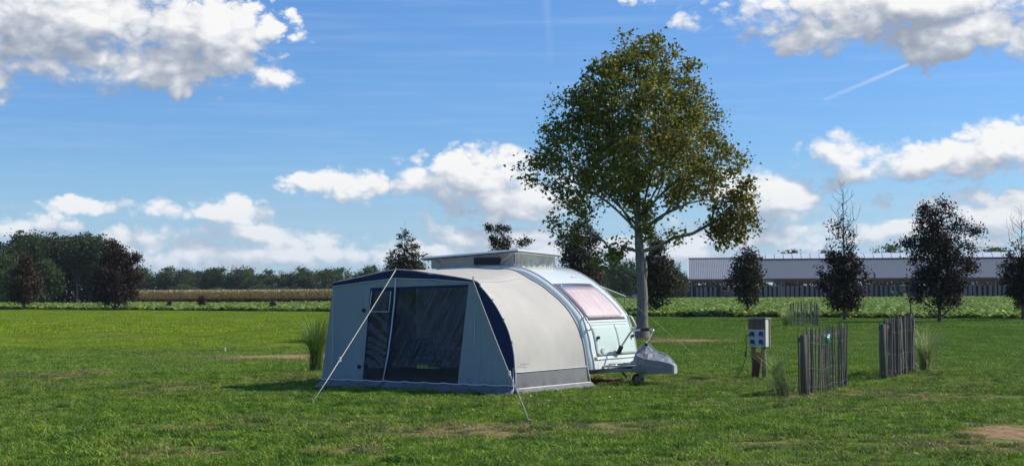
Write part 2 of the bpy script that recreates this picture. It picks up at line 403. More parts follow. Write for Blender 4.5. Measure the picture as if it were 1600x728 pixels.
# ------------------------------------------------------------------ instancing on points (grass, beet, corn)
def scatter(name, pts, rots, scls, variants, attrs=None, label=None, mat=None, cat=None):
    me = bpy.data.meshes.new(name); pts = np.asarray(pts, np.float32); me.vertices.add(len(pts)); me.vertices.foreach_set('co', pts.ravel())
    def at(nm, arr, t='FLOAT'):
        a = me.attributes.new(nm, t, 'POINT'); a.data.foreach_set('value', np.asarray(arr, np.float32 if t == 'FLOAT' else np.int32))
    at('tone', np.random.default_rng(8).random(len(pts)) if 'tone' not in (attrs or {}) else attrs.pop('tone')); at('rz', rots); at('sc', scls); at('vi', np.random.default_rng(3).integers(0, len(variants), len(pts)), 'INT')
    for k, v in (attrs or {}).items(): at(k, v)
    o = link(name, me, kind='stuff'); props(o, label, cat)
    ng = bpy.data.node_groups.new(name, 'GeometryNodeTree')
    ng.interface.new_socket('Geometry', in_out='INPUT', socket_type='NodeSocketGeometry')
    ng.interface.new_socket('Geometry', in_out='OUTPUT', socket_type='NodeSocketGeometry')
    gi = ng.nodes.new('NodeGroupInput'); go = ng.nodes.new('NodeGroupOutput'); join = ng.nodes.new('GeometryNodeJoinGeometry')
    def named(nm, t='FLOAT'):
        a = ng.nodes.new('GeometryNodeInputNamedAttribute'); a.data_type = t; a.inputs[0].default_value = nm
        return a.outputs[0]
    rz, scl, vi = named('rz'), named('sc'), named('vi', 'INT')
    rot = ng.nodes.new('ShaderNodeCombineXYZ'); ng.links.new(rz, rot.inputs[2])
    for i, vm in enumerate(variants):
        src = bpy.data.objects.new(name + '_tuft', vm)
        oi = ng.nodes.new('GeometryNodeObjectInfo'); oi.inputs['Object'].default_value = src; oi.inputs['As Instance'].default_value = True
        cmp_ = ng.nodes.new('FunctionNodeCompare'); cmp_.data_type = 'INT'; cmp_.operation = 'EQUAL'
        ng.links.new(vi, cmp_.inputs[2]); cmp_.inputs[3].default_value = i
        ip = ng.nodes.new('GeometryNodeInstanceOnPoints')
        ng.links.new(gi.outputs[0], ip.inputs['Points']); ng.links.new(cmp_.outputs[0], ip.inputs['Selection'])
        ng.links.new(oi.outputs['Geometry'], ip.inputs['Instance']); ng.links.new(rot.outputs[0], ip.inputs['Rotation']); ng.links.new(scl, ip.inputs['Scale'])
        ng.links.new(ip.outputs[0], join.inputs[0])
    ng.links.new(join.outputs[0], go.inputs[0])
    md = o.modifiers.new('scatter', 'NODES'); md.node_group = ng
    return o

def blades(rng, n, rad, h0, h1, w, lean=0.5, seg=2, square=False):
    """n separate tapering blades; returns V,F(tri/quad as quads)"""
    if square: bx = rng.uniform(-rad, rad, n); by = rng.uniform(-rad, rad, n)
    else:
        r = rad * np.sqrt(rng.random(n)); a = rng.random(n) * 2 * np.pi; bx, by = r * np.cos(a), r * np.sin(a)
    h = rng.uniform(h0, h1, n); th = rng.random(n) * 2 * np.pi; ln = rng.uniform(0.1, 1.0, n) * lean
    dx, dy = np.cos(th), np.sin(th); ww = w * rng.uniform(0.6, 1.3, n)
    wa = rng.random(n) * 2 * np.pi; px, py = np.cos(wa), np.sin(wa)
    V = np.zeros((n, 2 * seg + 1, 3)); 
    for k in range(seg + 1):
        t = k / seg; off = ln * h * t * t; z = h * (t - 0.25 * ln * t * t)
        c = np.stack([bx + dx * off, by + dy * off, z], 1)
        if k < seg:
            wd = ww * (1 - 0.35 * t); s = np.stack([px * wd / 2, py * wd / 2, 0 * wd], 1); V[:, 2 * k] = c - s; V[:, 2 * k + 1] = c + s
        else: V[:, 2 * seg] = c
    base = (np.arange(n) * (2 * seg + 1))[:, None]; T = []
    for k in range(seg - 1):
        T.append(base + np.array([[2 * k, 2 * k + 1, 2 * k + 3]])); T.append(base + np.array([[2 * k, 2 * k + 3, 2 * k + 2]]))
    T.append(base + np.array([[2 * seg - 2, 2 * seg - 1, 2 * seg]]))
    return V.reshape(-1, 3), np.concatenate(T)

# tent frame: origin at the near right bottom corner, u to the right along the front, v away
TB = Vector((0.049, 23.244, 0)); TA = R(33.5)
def tw(u, v, z=0.0):
    return Vector((TB.x + u * math.cos(TA) + v * math.sin(TA), TB.y - u * math.sin(TA) + v * math.cos(TA), z))
def lu(x, y):
    dx, dy = x - TB.x, y - TB.y
    return dx * math.cos(TA) - dy * math.sin(TA), dx * math.sin(TA) + dy * math.cos(TA)

def grass():
    rng = np.random.default_rng(11); gm = lawn_material(True)
    near = []; 
    for i in range(6):
        V, F = blades(rng, 120, (0.21, 0.19, 0.16, 0.2, 0.18, 0.12)[i], 0.02, (0.055, 0.065, 0.085, 0.075, 0.09, 0.11)[i], 0.0085, 1.3, 2)
        if i >= 3:  # broad weed leaves
            V2, F2 = blades(rng, 30, 0.12, 0.03, 0.075, 0.026, 1.5, 2); F = np.concatenate([F, F2 + len(V)]); V = np.concatenate([V, V2])
        near.append(npmesh('grass_tuft', V, F, gm))
    def pts(y0, y1, dens, margin=1.5):
        area = 0.5 * (0.72 * y0 + 0.72 * y1) * (y1 - y0) + 2 * margin * (y1 - y0); n = int(area * dens * 1.25)
        y = np.sqrt(rng.uniform(y0 ** 2, y1 ** 2, n)); x = rng.uniform(-1, 1, n) * (0.36 * y + margin)
        p = patch_val(x, y); keep = rng.random(n) > np.where(p > .85, p * 1.05, p * 0.85)
        u, v = lu(x, y); keep &= ~((u > -3.9) & (u < -0.02) & (v > 0.02) & (v < 2.15))
        thin = 0.5 + 0.5 * np.sin(x * 1.3 + 2 * np.sin(y * .5)) * np.cos(y * 0.9 + x * .3)
        keep &= rng.random(n) < (0.62 + 0.38 * thin)
        x, y, p = x[keep], y[keep], p[keep]
        z = 0.018 * np.sin(x * 0.9 + 1.3 * np.sin(y * 0.35)) * np.cos(y * 0.7) + 0.01 * np.sin(x * 2.3 + y * 1.1)
        z = z * np.clip((60 - y) / 15, 0, 1)
        dry = np.clip(p * 1.1 + 0.18 * np.sin(x * .8 + 1.7 * np.cos(y * .6)) * np.cos(x * .35 - y * .5), 0, 1)
        return np.stack([x, y, z - 0.004], 1), dry
    P, d = pts(11.5, 30, 34)
    scatter('grass', P, rng.random(len(P)) * 6.28, rng.uniform(0.65, 1.2, len(P)) * (1 - 0.35 * d), near, {'dry': d}, 'short uneven green grass with dry blades covering the near lawn', cat='grass')
    mid = []
    for i in range(4):
        V, F = blades(rng, 120, 0.40, 0.025, 0.06, 0.013, 0.9, 1); mid.append(npmesh('grass_tuft', V, F, gm))
    P, d = pts(30, 62, 8)
    scatter('grass', P, rng.random(len(P)) * 6.28, rng.uniform(0.7, 1.25, len(P)), mid, {'dry': d * .7}, 'short green grass of the lawn behind the caravan', cat='grass')
    fars = []
    for i in range(3):
        V, F = blades(rng, 90, 0.75, 0.03, 0.075, 0.03, 0.9, 1); fars.append(npmesh('grass_tuft', V, F, gm))
    P, d = pts(62, 158, 2.3)
    k = P[:, 1] < edge_y(P[:, 0]) + .6; P, d = P[k], d[k]; P[:, 2] = 0
    scatter('grass', P, rng.random(len(P)) * 6.28, rng.uniform(0.7, 1.25, len(P)), fars, {'dry': d * .3}, 'far part of the lawn grass up to the beet field', cat='grass')
grass()

def crops():
    rng = np.random.default_rng(5)
    bm = leafmat('beet_leaf', [(0.15, (0.10, 0.17, 0.025)), (0.45, (0.22, 0.33, 0.06)), (0.75, (0.36, 0.46, 0.11)), (0.95, (0.52, 0.54, 0.12))], 0.3, 0.45, spec=0.3, nscale=3)
    vs = []
    for i in range(4):
        V = []; F = []
        for k in range(17):
            a = rng.random() * 6.28; el = rng.uniform(0.5, 1.25); L = rng.uniform(0.38, 0.62); w = rng.uniform(0.15, 0.24)
            d = np.array([math.cos(a), math.sin(a)]); o = len(V); tw_ = rng.uniform(-.5, .5)
            for t, wf in ((0, .12), (.4, .2), (.6, 1), (.82, .9), (1.0, .25)):
                r = L * (t * math.cos(el) + 0.28 * t * t); z = L * (t * math.sin(el) - 0.28 * t ** 3) + .03
                s = np.array([-d[1], d[0]]) * w * wf / 2; zz = tw_ * w * wf * .6
                V += [(d[0] * r - s[0], d[1] * r - s[1], z - zz), (d[0] * r + s[0], d[1] * r + s[1], z + zz)]
            for j in range(4): F.append((o + 2 * j, o + 2 * j + 1, o + 2 * j + 3, o + 2 * j + 2))
        vs.append(npmesh('beet_plant', V, F, bm, True))
    out = []
    rows = 0
    # rows half a metre apart parallel to the field edge
    n = 130000; y = np.sqrt(rng.uniform(75 ** 2, FAR_R ** 2, n)); x = rng.uniform(-1, 1, n) * (0.37 * y + 4)
    keep = (y > edge_y(x) + 0.3)
    farl = np.where(x < -8, 192 + (-8 - x) * 16 / 102 - 1.0, FAR_R); keep &= y < farl
    dens = np.clip(170 / y, 0.35, 1); keep &= rng.random(n) < dens
    x, y = x[keep], y[keep]
    s = rng.uniform(0.85, 1.2, len(x)) * (1 + 0.10 * np.sin(x * .3) * np.cos(y * .11)) * np.where(y > 190, 1.18, 1.0)
    scatter('beet_field', np.stack([x, y, 0 * x], 1), rng.random(len(x)) * 6.28, s, vs, None, 'broad leafy green sugar beet crop between the lawn and the barn', cat='crop')
    # maize
    cm = leafmat('maize_leaf', [(0.1, (0.20, 0.13, 0.05)), (0.4, (0.44, 0.31, 0.13)), (0.62, (0.26, 0.26, 0.07)), (0.9, (0.58, 0.44, 0.22))], 0.3, 0.7, nscale=.5)
    tm = pmat('maize_tassel', (0.55, 0.42, 0.22), (0.68, 0.54, 0.32), 5, 0.9)
    bm_ = leafmat('maize_dry_leaf', [(0.1, (0.06, 0.028, 0.018)), (0.9, (0.16, 0.075, 0.04))], 0.2, 0.8)
    cs = []
    for i in range(4):
        V = []; F = []; MI = []
        def strip(pts, w, mi):
            o = len(V); a = rng.random() * 3.14; s = np.array([math.cos(a), math.sin(a), 0])
            for k, p in enumerate(pts):
                ww = w * (1 - 0.75 * k / (len(pts) - 1)); V.extend([np.array(p) - s * ww / 2, np.array(p) + s * ww / 2])
            for k in range(len(pts) - 1): F.append((o + 2 * k, o + 2 * k + 1, o + 2 * k + 3, o + 2 * k + 2)); MI.append(mi)
        strip([(0, 0, 0), (0, 0, 1.0), (0, 0, 1.9)], 0.045, 2)
        for k in range(11):
            z = 0.25 + 1.5 * k / 11; a = rng.random() * 6.28; L = rng.uniform(.35, .6); c, s_ = math.cos(a), math.sin(a)
            strip([(0, 0, z), (c * L * .5, s_ * L * .5, z + .22), (c * L, s_ * L, z + rng.uniform(-.25, .1))], 0.09, 2 if z < .85 else 0)
        for k in range(6):
            a = rng.random() * 6.28; strip([(0, 0, 1.85), (math.cos(a) * .1, math.sin(a) * .1, 2.02), (math.cos(a) * .2, math.sin(a) * .2, 2.12)], 0.09, 1)
        cs.append(npmesh('maize_plant', V, F, None, False, [cm, tm, bm_], MI))
    X = []; Y = []
    for r in range(26):
        yy = 193.5 + r * 0.75 if r < 14 else 204 + (r - 14) * 2.5
        xs = np.arange(-52, -9 + 0 * r, 0.17 if r < 8 else .3); xs = xs + rng.normal(0, .04, len(xs)); y0 = yy + (-8 - xs) * 16 / 102
        X.append(xs); Y.append(y0 + rng.normal(0, .08, len(xs)))
    X = np.concatenate(X); Y = np.concatenate(Y)
    scatter('maize_field', np.stack([X, Y, 0 * X], 1), rng.random(len(X)) * 6.28, rng.uniform(0.9, 1.04, len(X)), cs, None, 'ripe tan maize standing in front of the far wood', cat='crop')
crops()

# ------------------------------------------------------------------ trees
def leaves_np(rng, C, size, aspect=0.75, fold=0.12, up=0.0, flat=None):
    n = len(C); a = rng.normal(size=(n, 3)); a[:, 2] *= 0.7; a /= np.linalg.norm(a, axis=1)[:, None]
    nr = rng.normal(size=(n, 3)); nr[:, 2] = np.abs(nr[:, 2]) + up
    b = np.cross(nr, a); b /= np.linalg.norm(b, axis=1)[:, None] + 1e-9; nn = np.cross(a, b)
    s = size * rng.uniform(0.6, 1.3, n)[:, None]
    V = np.stack([C - a * s / 2, C + b * s * aspect / 2 + nn * s * fold - a * s * .08, C + a * s / 2, C - b * s * aspect / 2 + nn * s * fold - a * s * .08], 1)
    base = (np.arange(n) * 4)[:, None]
    F = np.concatenate([base + np.array([[0, 1, 2]]), base + np.array([[0, 2, 3]])])
    return V.reshape(-1, 3), F
def tubes_np(segs, nside=5):
    """segs: list (p0,p1,r0,r1)"""
    p0 = np.array([s[0] for s in segs]); p1 = np.array([s[1] for s in segs]); r0 = np.array([s[2] for s in segs]); r1 = np.array([s[3] for s in segs])
    d = p1 - p0; d /= np.linalg.norm(d, axis=1)[:, None] + 1e-9
    ref = np.where(np.abs(d[:, 2:3]) > 0.8, np.array([[1.0, 0, 0]]), np.array([[0, 0, 1.0]]))
    x = np.cross(ref, d); x /= np.linalg.norm(x, axis=1)[:, None]; y = np.cross(d, x)
    V = []
    for c, r in ((p0, r0), (p1 + d * (r1 * 0.4)[:, None], r1)):
        for k in range(nside):
            a = 2 * math.pi * k / nside; V.append(c + (x * math.cos(a) + y * math.sin(a)) * r[:, None])
    V = np.stack(V, 1); b = (np.arange(len(segs)) * 2 * nside)[:, None]; F = []
    for k in range(nside):
        k2 = (k + 1) % nside; F.append(b + np.array([[k, k2, nside + k2, nside + k]]))
    return V.reshape(-1, 3), np.concatenate(F)

def gen_tree(seed, prof, trunk, ntips, nleaf, leaf, limbs=(), shell=0.5, clus=0.35, clz=0.8, bark=None, lmat=None,
             tipr=0.006, rpow=0.45, rise=0.35, leafp=None, lobes=(), cy=1.0, extra_leaf_noise=0.25, trunk_r=None, nside=5, tintf=None, keepout=None, name='crown'):
    """prof: list of (z, left, right) crown half widths; trunk: list of points; limbs: polylines. returns (wood mesh, leaf mesh)"""
    rng = np.random.default_rng(seed); pz = np.array([p[0] for p in prof]); pl = np.array([p[1] for p in prof]); pr = np.array([p[2] for p in prof])
    nodes = []; par = []; rad = []
    tr = catmull(trunk, 3)
    for i, p in enumerate(tr): nodes.append(p); par.append(i - 1)
    ntr = len(tr)
    for lb in limbs:
        pp = catmull(lb, 3); d = [np.linalg.norm(np.array(nodes[j]) - pp[0]) for j in range(ntr)]; j = int(np.argmin(d)); prev = j
        for p in pp[1:]: nodes.append(p); par.append(prev); prev = len(nodes) - 1
    # tips
    zz = np.linspace(pz[0], pz[-1], 60); w = (np.interp(zz, pz, pl) + np.interp(zz, pz, pr)) ** 1.6 + 1e-3; w /= w.sum()
    tips = []
    lob = rng.uniform(0, 6.28, 6)
    while len(tips) < ntips:
        z = rng.choice(zz, p=w) + rng.uniform(-.5, .5) * (zz[1] - zz[0]); a = rng.random() * 6.28; c, s = math.cos(a), math.sin(a)
        L, Rr = np.interp(z, pz, pl), np.interp(z, pz, pr); ex = Rr if c > 0 else L; ey = (L + Rr) / 2 * cy
        lump = 1 + 0.13 * math.sin(3 * a + lob[0] + z) + 0.10 * math.sin(5 * a + lob[1] - 2.1 * z) + 0.08 * math.sin(2.7 * z + lob[2])
        r = rng.random() ** shell * lump; p = np.array([c * r * ex, s * r * ey, z])
        if keepout and keepout(p, rng): continue
        tips.append(p)
    for (cx, cyy, cz, rr, nn) in lobes:
        for _ in range(nn):
            v = rng.normal(size=3); v /= np.linalg.norm(v); tips.append(np.array([cx, cyy, cz]) + v * rr * rng.random() ** .45 * np.array([1, 1, .85]))
    f = np.array(tr[0]); start = np.array([0, 0, pz[0]])
    tips.sort(key=lambda p: math.hypot(p[0], p[1]) + 0.15 * abs(p[2] - pz[0]))
    P = list(nodes); tipidx = []
    for t in tips:
        A = np.array(P); d = A - t; dist = np.linalg.norm(d, axis=1); hd = np.hypot(d[:, 0], d[:, 1])
        tgt = dist + 2.0 * np.maximum(0, A[:, 2] - t[2] + rise * hd)
        tgt[:2] += 5; j = int(np.argmin(tgt)); p0 = A[j]; L = dist[j]
        k = max(1, int(L / 0.45)); prev = j
        for q in range(1, k + 1):
            s_ = q / k; pt = p0 + (t - p0) * s_; pt = pt + np.array([0, 0, -0.10 * L * math.sin(math.pi * s_)]) + (rng.normal(size=3) * 0.04 * L if q < k else 0)
            P.append(pt); par.append(prev); prev = len(P) - 1
        tipidx.append(prev)
    n = len(P); cnt = np.zeros(n)
    for i in tipidx: cnt[i] += 1
    for i in range(n - 1, 0, -1): cnt[par[i]] += cnt[i] if par[i] >= 0 else 0
    rad = tipr * np.maximum(cnt, 1) ** rpow
    if trunk_r is not None:
        k = trunk_r / rad[0]
        rad = np.where(np.arange(n) < ntr, rad * k, np.minimum(rad * (1 + (k - 1) * np.minimum(1, rad / rad[0] * 2)), trunk_r * .7))
        for i in range(ntr):   # taper with a flare at the foot
            z = P[i][2]; rad[i] = trunk_r * (1 + 0.35 * math.exp(-z / 0.25)) * max(0.08, (1 - 0.30 * min(1, z / max(pz[0], 1))) if z < pz[0] else 0.70 * (cnt[i] / max(cnt[1], 1)) ** 0.5)
    trunk_segs = [(P[par[i]], P[i], rad[par[i]], rad[i]) for i in range(1, n) if i < ntr]
    br = [(P[par[i]], P[i], min(rad[par[i]], rad[i] * 1.5), rad[i]) for i in range(ntr, n)]
    V1, F1 = tubes_np(trunk_segs, 10); V2, F2 = tubes_np(br, nside)
    V = np.concatenate([V1, V2]); F = np.concatenate([F1, F2 + len(V1)])
    wood = npmesh('trunk', V, F, bark, True)
    C = []
    T = np.array([P[i] for i in tipidx]); 
    for t in T:
        pz_ = 1.0 if leafp is None else leafp(t); m_ = rng.poisson(nleaf * pz_ * rng.uniform(.5, 1.5))
        if m_ == 0: continue
        o = rng.normal(size=(m_, 3)) * clus * rng.uniform(.6, 1.2); o[:, 2] *= clz; C.append(t + o)
    C = np.concatenate(C); V, F = leaves_np(rng, C, leaf, up=0.3)
    lm = npmesh(name, V, F, lmat)
    if tintf is not None:
        tv = np.repeat(tintf(C, rng), 4).astype(np.float32); a = lm.attributes.new('tint', 'FLOAT', 'POINT'); a.data.foreach_set('value', tv)
    return wood, lm

def put_tree(name, label, meshes, loc, rz=0, scale=1.0, group=None, crown='crown', cat='tree', far=False):
    t = thing(name, label, cat, loc, rz, group); t.scale = (scale,) * 3 if not isinstance(scale, tuple) else scale
    link('trunk', meshes[0], t); link(crown, meshes[1], t)
    return t

bark_m = pmat('lime_bark', (0.12, 0.108, 0.09), (0.23, 0.21, 0.18), 9, 0.9, 0.02, 26, stretch=(1, 1, .45), c3=(0.15, 0.14, 0.115))
dark_bark = pmat('beech_bark', (0.07, 0.06, 0.05), (0.13, 0.115, 0.10), 8, 0.9, 0.01, 20)
pine_bark = pmat('pine_bark', (0.11, 0.08, 0.06), (0.20, 0.15, 0.11), 4, 0.95)
lime_leaf = leafmat('lime_leaf', [(0.12, (0.046, 0.070, 0.012)), (0.35, (0.105, 0.135, 0.018)), (0.58, (0.19, 0.21, 0.026)), (0.80, (0.34, 0.31, 0.045))], 0.45, 0.45, tint=(0.38, 0.19, 0.04))
beech_leaf = leafmat('copper_leaf', [(0.15, (0.017, 0.013, 0.010)), (0.5, (0.034, 0.025, 0.018)), (0.75, (0.065, 0.05, 0.034)), (0.95, (0.17, 0.13, 0.085))], 0.15, 0.5, spec=0.22, tint=(0.15, 0.05, 0.03))
beech_green = leafmat('copper_leaf_green', [(0.15, (0.020, 0.020, 0.010)), (0.5, (0.040, 0.036, 0.018)), (0.78, (0.085, 0.078, 0.034)), (0.95, (0.18, 0.15, 0.08))], 0.18, 0.5, spec=0.25, tint=(0.18, 0.08, 0.03))

def lime():
    prof = [(3.5, 0.5, 0.6), (4.1, 2.2, 1.1), (4.7, 3.0, 2.3), (5.4, 3.2, 3.2), (6.3, 3.45, 3.3), (7.2, 3.4, 2.85), (8.2, 2.85, 2.35), (9.1, 2.2, 1.95), (9.9, 1.5, 1.4), (10.45, .6, .65)]
    trunk = [(0.02, 0, 0), (0.0, 0, .6), (0.03, .02, 1.4), (-.02, 0, 2.3), (-0.08, 0, 3.3), (-0.12, 0, 3.9), (-.12, .05, 5.2), (-.1, 0, 7.0), (0.05, 0, 9.4)]
    limbs = [[(-.1, 0, 3.6), (-.7, .3, 4.6), (-1.5, .5, 6.0), (-2.0, .6, 7.6)], [(-.1, 0, 3.7), (.9, -.2, 4.35), (2.0, -.4, 4.75), (3.1, -.5, 4.7)],
             [(-.1, 0, 3.8), (.25, .2, 5.2), (.8, .4, 6.8), (1.2, .4, 8.4)], [(-.1, 0, 3.9), (-.45, -.7, 5.1), (-.7, -1.3, 6.8), (-.8, -1.4, 8.0)],
             [(-.1, 0, 3.7), (-1.2, -.5, 4.7), (-2.4, -.8, 5.4), (-3.2, -.9, 5.8)], [(-.1, 0, 3.9), (.5, 1.1, 5.0), (1.2, 2.0, 6.1)], [(-.1, 0, 4.2), (1.0, -.9, 5.3), (2.0, -1.6, 6.2)],
             [(-.1, 0, 3.85), (-1.0, 1.1, 5.0), (-1.9, 1.9, 5.9)], [(-.1, 0, 5.0), (.4, -.5, 6.5), (.5, -.8, 8.6)]]
    lobes = [(3.2, -.6, 4.15, 1.0, 36), (2.8, -.5, 3.6, 0.5, 10), (3.7, -.6, 5.0, .5, 8), (-2.9, -.3, 3.9, .4, 4), (-2.2, -.2, 3.6, .3, 2), (-.9, .3, 3.0, .4, 6), (-1.4, .2, 2.7, .3, 3), (1.3, -.2, 3.5, .3, 3)]
    def keep(p, rng):
        # airy gaps low in the crown
        g = math.sin(p[0] * 2.1 + 1.0) * math.sin(p[2] * 2.7 + p[0]) ; return (p[2] < 5.3 and g > 0.1) or (p[2] < 5.0 and ( (0.4 < p[0] < 2.4 and p[2] < 4.7) or (p[0] > 1.6 and p[2] < 4.4) or (-1.9 < p[0] < -.2 and p[2] < 4.3)))
    def tf(C, rng):
        d = np.exp(-((C[:, 0] - 3.1) ** 2 / .8 + (C[:, 2] - 4.3) ** 2 / .7)); d2 = .5 * np.exp(-((C[:, 0] - .2) ** 2 + (C[:, 2] - 6.3) ** 2 / .5))
        return np.clip(d * 0.5 + d2 * .5 + 0.10 + .10 * np.clip(C[:, 0] / 3, -1, 1) + .35 * (rng.random(len(C)) < .05), 0, 1)
    return gen_tree(21, prof, trunk, 640, 50, 0.138, limbs, 0.36, 0.23, 0.75, bark_m, lime_leaf, 0.0065, 0.47, 0.35, None, lobes, 1.0, trunk_r=0.215, keepout=keep, tintf=tf)
W, Lf = lime()
lt = put_tree('lime_tree', 'tall round-crowned green lime tree with orange-tinged lower branch behind the caravan', (W, Lf), (4.51, 51.3, 0))
# swelling burr on the trunk
bb = MB()
rr = random.Random(4); rows = []
for i in range(9):
    a = math.pi * i / 8; rows.append([(0.10 + 0.12 * math.sin(a) * math.cos(k * math.pi / 5) * .9, 0.11 * math.sin(a) * math.sin(k * math.pi / 5) * 1.1 - .02, 2.35 - 0.42 * math.cos(a) + rr.uniform(-.01, .01)) for k in range(11)])
bb.grid(rows).build('burr', bark_m, lt, True)

def copper(seed, H, prof, ntips, nleaf, leaf=0.13, green=False, tintbias=0.1, bare=None, clus=0.16,  tr=0.09, cy=1.0, rise=0.9, lean=0.0, lobes=()):
    ntips = int(ntips * 1.15); nleaf *= 1.15; clus *= 1.25; leaf *= 1.05
    z0 = prof[0][0]; trunk = [(0, 0, 0), (0, 0, z0 * .7), (lean * .2, 0.02, H * .4), (lean * .6, -.02, H * .7), (lean, 0, H)]
    def tf(C, rng): return np.clip(tintbias + 0.35 * np.clip((C[:, 2] / H - 0.6) * 2, 0, 1) + .15 * np.clip(C[:, 0], -1, 1), 0, 1) * (rng.random(len(C)) < .7)
    return gen_tree(seed, prof, trunk, ntips, nleaf, leaf, (), 0.5, clus, 0.8, dark_bark, beech_green if green else beech_leaf, 0.005, 0.48, rise, bare, lobes, cy, trunk_r=tr, tintf=tf, nside=4)

ROWG = 'copper-leaved trees in the row along the beet field'
rows_ = [
  # label, x, y, seed, args
  ('broad dark purple tree in front of the barn behind the second picket panel', 21.85, 75.4, copper(31, 6.35, [(.75, .7, .7), (1.1, 1.25, 1.1), (2.2, 1.6, 1.6), (3.3, 1.55, 1.65), (4.2, 1.5, 1.5), (5.0, 1.15, 1.3), (5.7, .8, .7), (6.2, .25, .3)], 260, 46, .12, clus=.17, lobes=[(1.9, 0, 4.6, .35, 7), (-1.7, 0, 4.1, .3, 5), (-.8, 0, 5.9, .2, 3)])),
  ('half-bare purple tree with leafless twiggy top in front of the barn', 18.37, 81.5, copper(32, 7.4, [(.6, .6, .6), (1.0, 1.15, 1.1), (2.0, 1.25, 1.2), (3.2, 1.15, 1.05), (3.9, .75, .8), (4.8, .9, 1.0), (5.8, 1.0, 1.0), (6.8, .75, .8), (7.7, .5, .5)], 300, 44, .12,
       bare=lambda t: 1.0 if t[2] < 3.7 else (0.33 if t[2] < 5.0 and t[0] < .5 else (0.16 if t[2] < 5.6 and t[0] < .2 else 0.0)), clus=.14)),
  ('small dark bushy tree with thin bare leader behind the electricity post', 14.86, 93.1, copper(33, 5.0, [(.75, .35, .35), (1.3, .75, .7), (2.2, 1.15, 1.15), (3.2, 1.05, 1.0), (3.9, .75, .5), (4.5, .45, .2)], 130, 44, .13, green=True, clus=.17)),
  ('dark pyramidal tree directly right of the lime trunk', 9.72, 99.7, copper(34, 5.9, [(.7, .6, .6), (1.2, 1.1, 1.1), (2.4, 1.3, 1.25), (3.6, 1.0, 1.05), (4.4, .65, .7), (5.2, .40, .35), (6.3, .08, .08)], 190, 46, .14, green=True, clus=.18, tintbias=.05)),
  ('dark reddish tree under the left branches of the lime tree', 4.8, 104.4, copper(35, 7.0, [(.8, .8, .8), (2.0, 1.6, 1.6), (3.5, 1.65, 1.7), (4.6, 1.5, 1.45), (5.6, 1.3, 1.2), (6.4, .8, .8), (7.0, .3, .3)], 240, 50, .15, green=True, clus=.2, tintbias=.3)),
  ('narrow twiggy copper tree top showing above the raised caravan roof', -.75, 109.5, copper(36, 7.1, [(.8, .8, .8), (2.0, 1.6, 1.6), (4.0, 1.4, 1.4), (4.9, 1.1, 1.1), (5.7, .8, .7), (6.4, .55, .45), (7.0, .15, .15)], 150, 44, .15, green=True, clus=.15, tintbias=.2, lobes=[(1.6, 0, 5.3, .45, 8), (-1.1, 0, 6.4, .25, 4)])),
  ('feathery upright copper tree just left of the raised caravan roof', -8.5, 117.0, copper(37, 7.2, [(.8, .8, .8), (2.0, 1.7, 1.7), (3.6, 1.6, 1.6), (4.6, 1.25, 1.3), (5.4, .95, .95), (6.2, .6, .6), (7.1, .2, .2)], 170, 40, .15, green=True, clus=.15, tintbias=.15, rise=1.2)),
  ('large dark copper beech standing at the left end of the maize', -39.3, 145.8, copper(38, 6.9, [(.8, 1.0, 1.0), (1.2, 1.7, 1.8), (2.4, 2.0, 2.2), (3.6, 1.9, 2.1), (4.8, 1.5, 1.6), (5.8, 1.1, 1.0), (6.8, .4, .3)], 300, 52, .19, clus=.24, tr=.13, tintbias=.35, lobes=[(1.9, 0, 5.2, .4, 7)])),
  ('smaller reddish copper tree, far left in front of the pine wood', -51.6, 155.8, copper(39, 5.6, [(.9, .8, .7), (1.3, 1.4, 1.4), (2.6, 1.5, 1.5), (3.8, 1.25, 1.2), (4.8, .8, .8), (5.6, .3, .3)], 200, 46, .2, green=True, clus=.24, tr=.12, tintbias=.45)),
  ('purple tree with bare top cut off by the right edge of the photo', 27.5, 79.4, copper(40, 6.2, [(.9, .6, .6), (1.4, .9, .9), (2.6, 1.0, 1.0), (3.6, .8, .8), (4.6, .9, .9), (5.6, .85, .8), (6.3, .4, .4)], 200, 44, .13, bare=lambda t: 1.0 if t[2] < 3.5 else (.1 if t[2] < 4.2 else 0), clus=.15)),
]
for lab, x, y, ms in rows_: put_tree('copper_beech', lab, ms, (x, y, 0), 0, 1, ROWG)
# young trees planted at the field edge on the left
sap = copper(41, 1.7, [(.2, .25, .25), (.7, .45, .45), (1.3, .3, .3), (1.7, .08, .08)], 30, 30, .12, clus=.12, tr=.025, tintbias=.4)
for lab, (px, py), s in (('tiny reddish sapling at the beet edge, nearest the big copper beech', (265, 484), .6), ('tiny reddish sapling tallest against the maize field', (315, 484), .85), ('tiny faint sapling at the beet edge nearest the tent', (426, 486), .6)):
    g = ground(px, py); put_tree('sapling', lab, sap, (g.x, g.y, 0), rnd.random() * 6, s, 'saplings at the beet field edge', cat='sapling')

# far woods -------------------------------------------------------
pine_leaf = leafmat('pine_needles', [(0.15, (0.030, 0.048, 0.022)), (0.5, (0.055, 0.085, 0.035)), (0.8, (0.10, 0.13, 0.05)), (0.97, (0.15, 0.12, 0.07))], 0.3, 0.75, spec=0.2)
oak_leaf = leafmat('oak_leaf', [(0.15, (0.045, 0.075, 0.025)), (0.5, (0.08, 0.125, 0.04)), (0.8, (0.13, 0.18, 0.06)), (0.97, (0.19, 0.21, 0.08))], 0.35, 0.75, spec=0.2)
def pine(seed):
    return gen_tree(seed, [(4.2, 1.2, 1.2), (5.5, 2.6, 2.5), (7.5, 2.8, 2.8), (9.3, 2.2, 2.3), (10.4, 1.0, 1.1)], [(0, 0, 0), (.1, 0, 4), (.1, .1, 7), (0, 0, 10)], 90, 40, .34, (), .5, .5, .42, pine_bark, pine_leaf, .012, .5, .5, trunk_r=.17, nside=4)
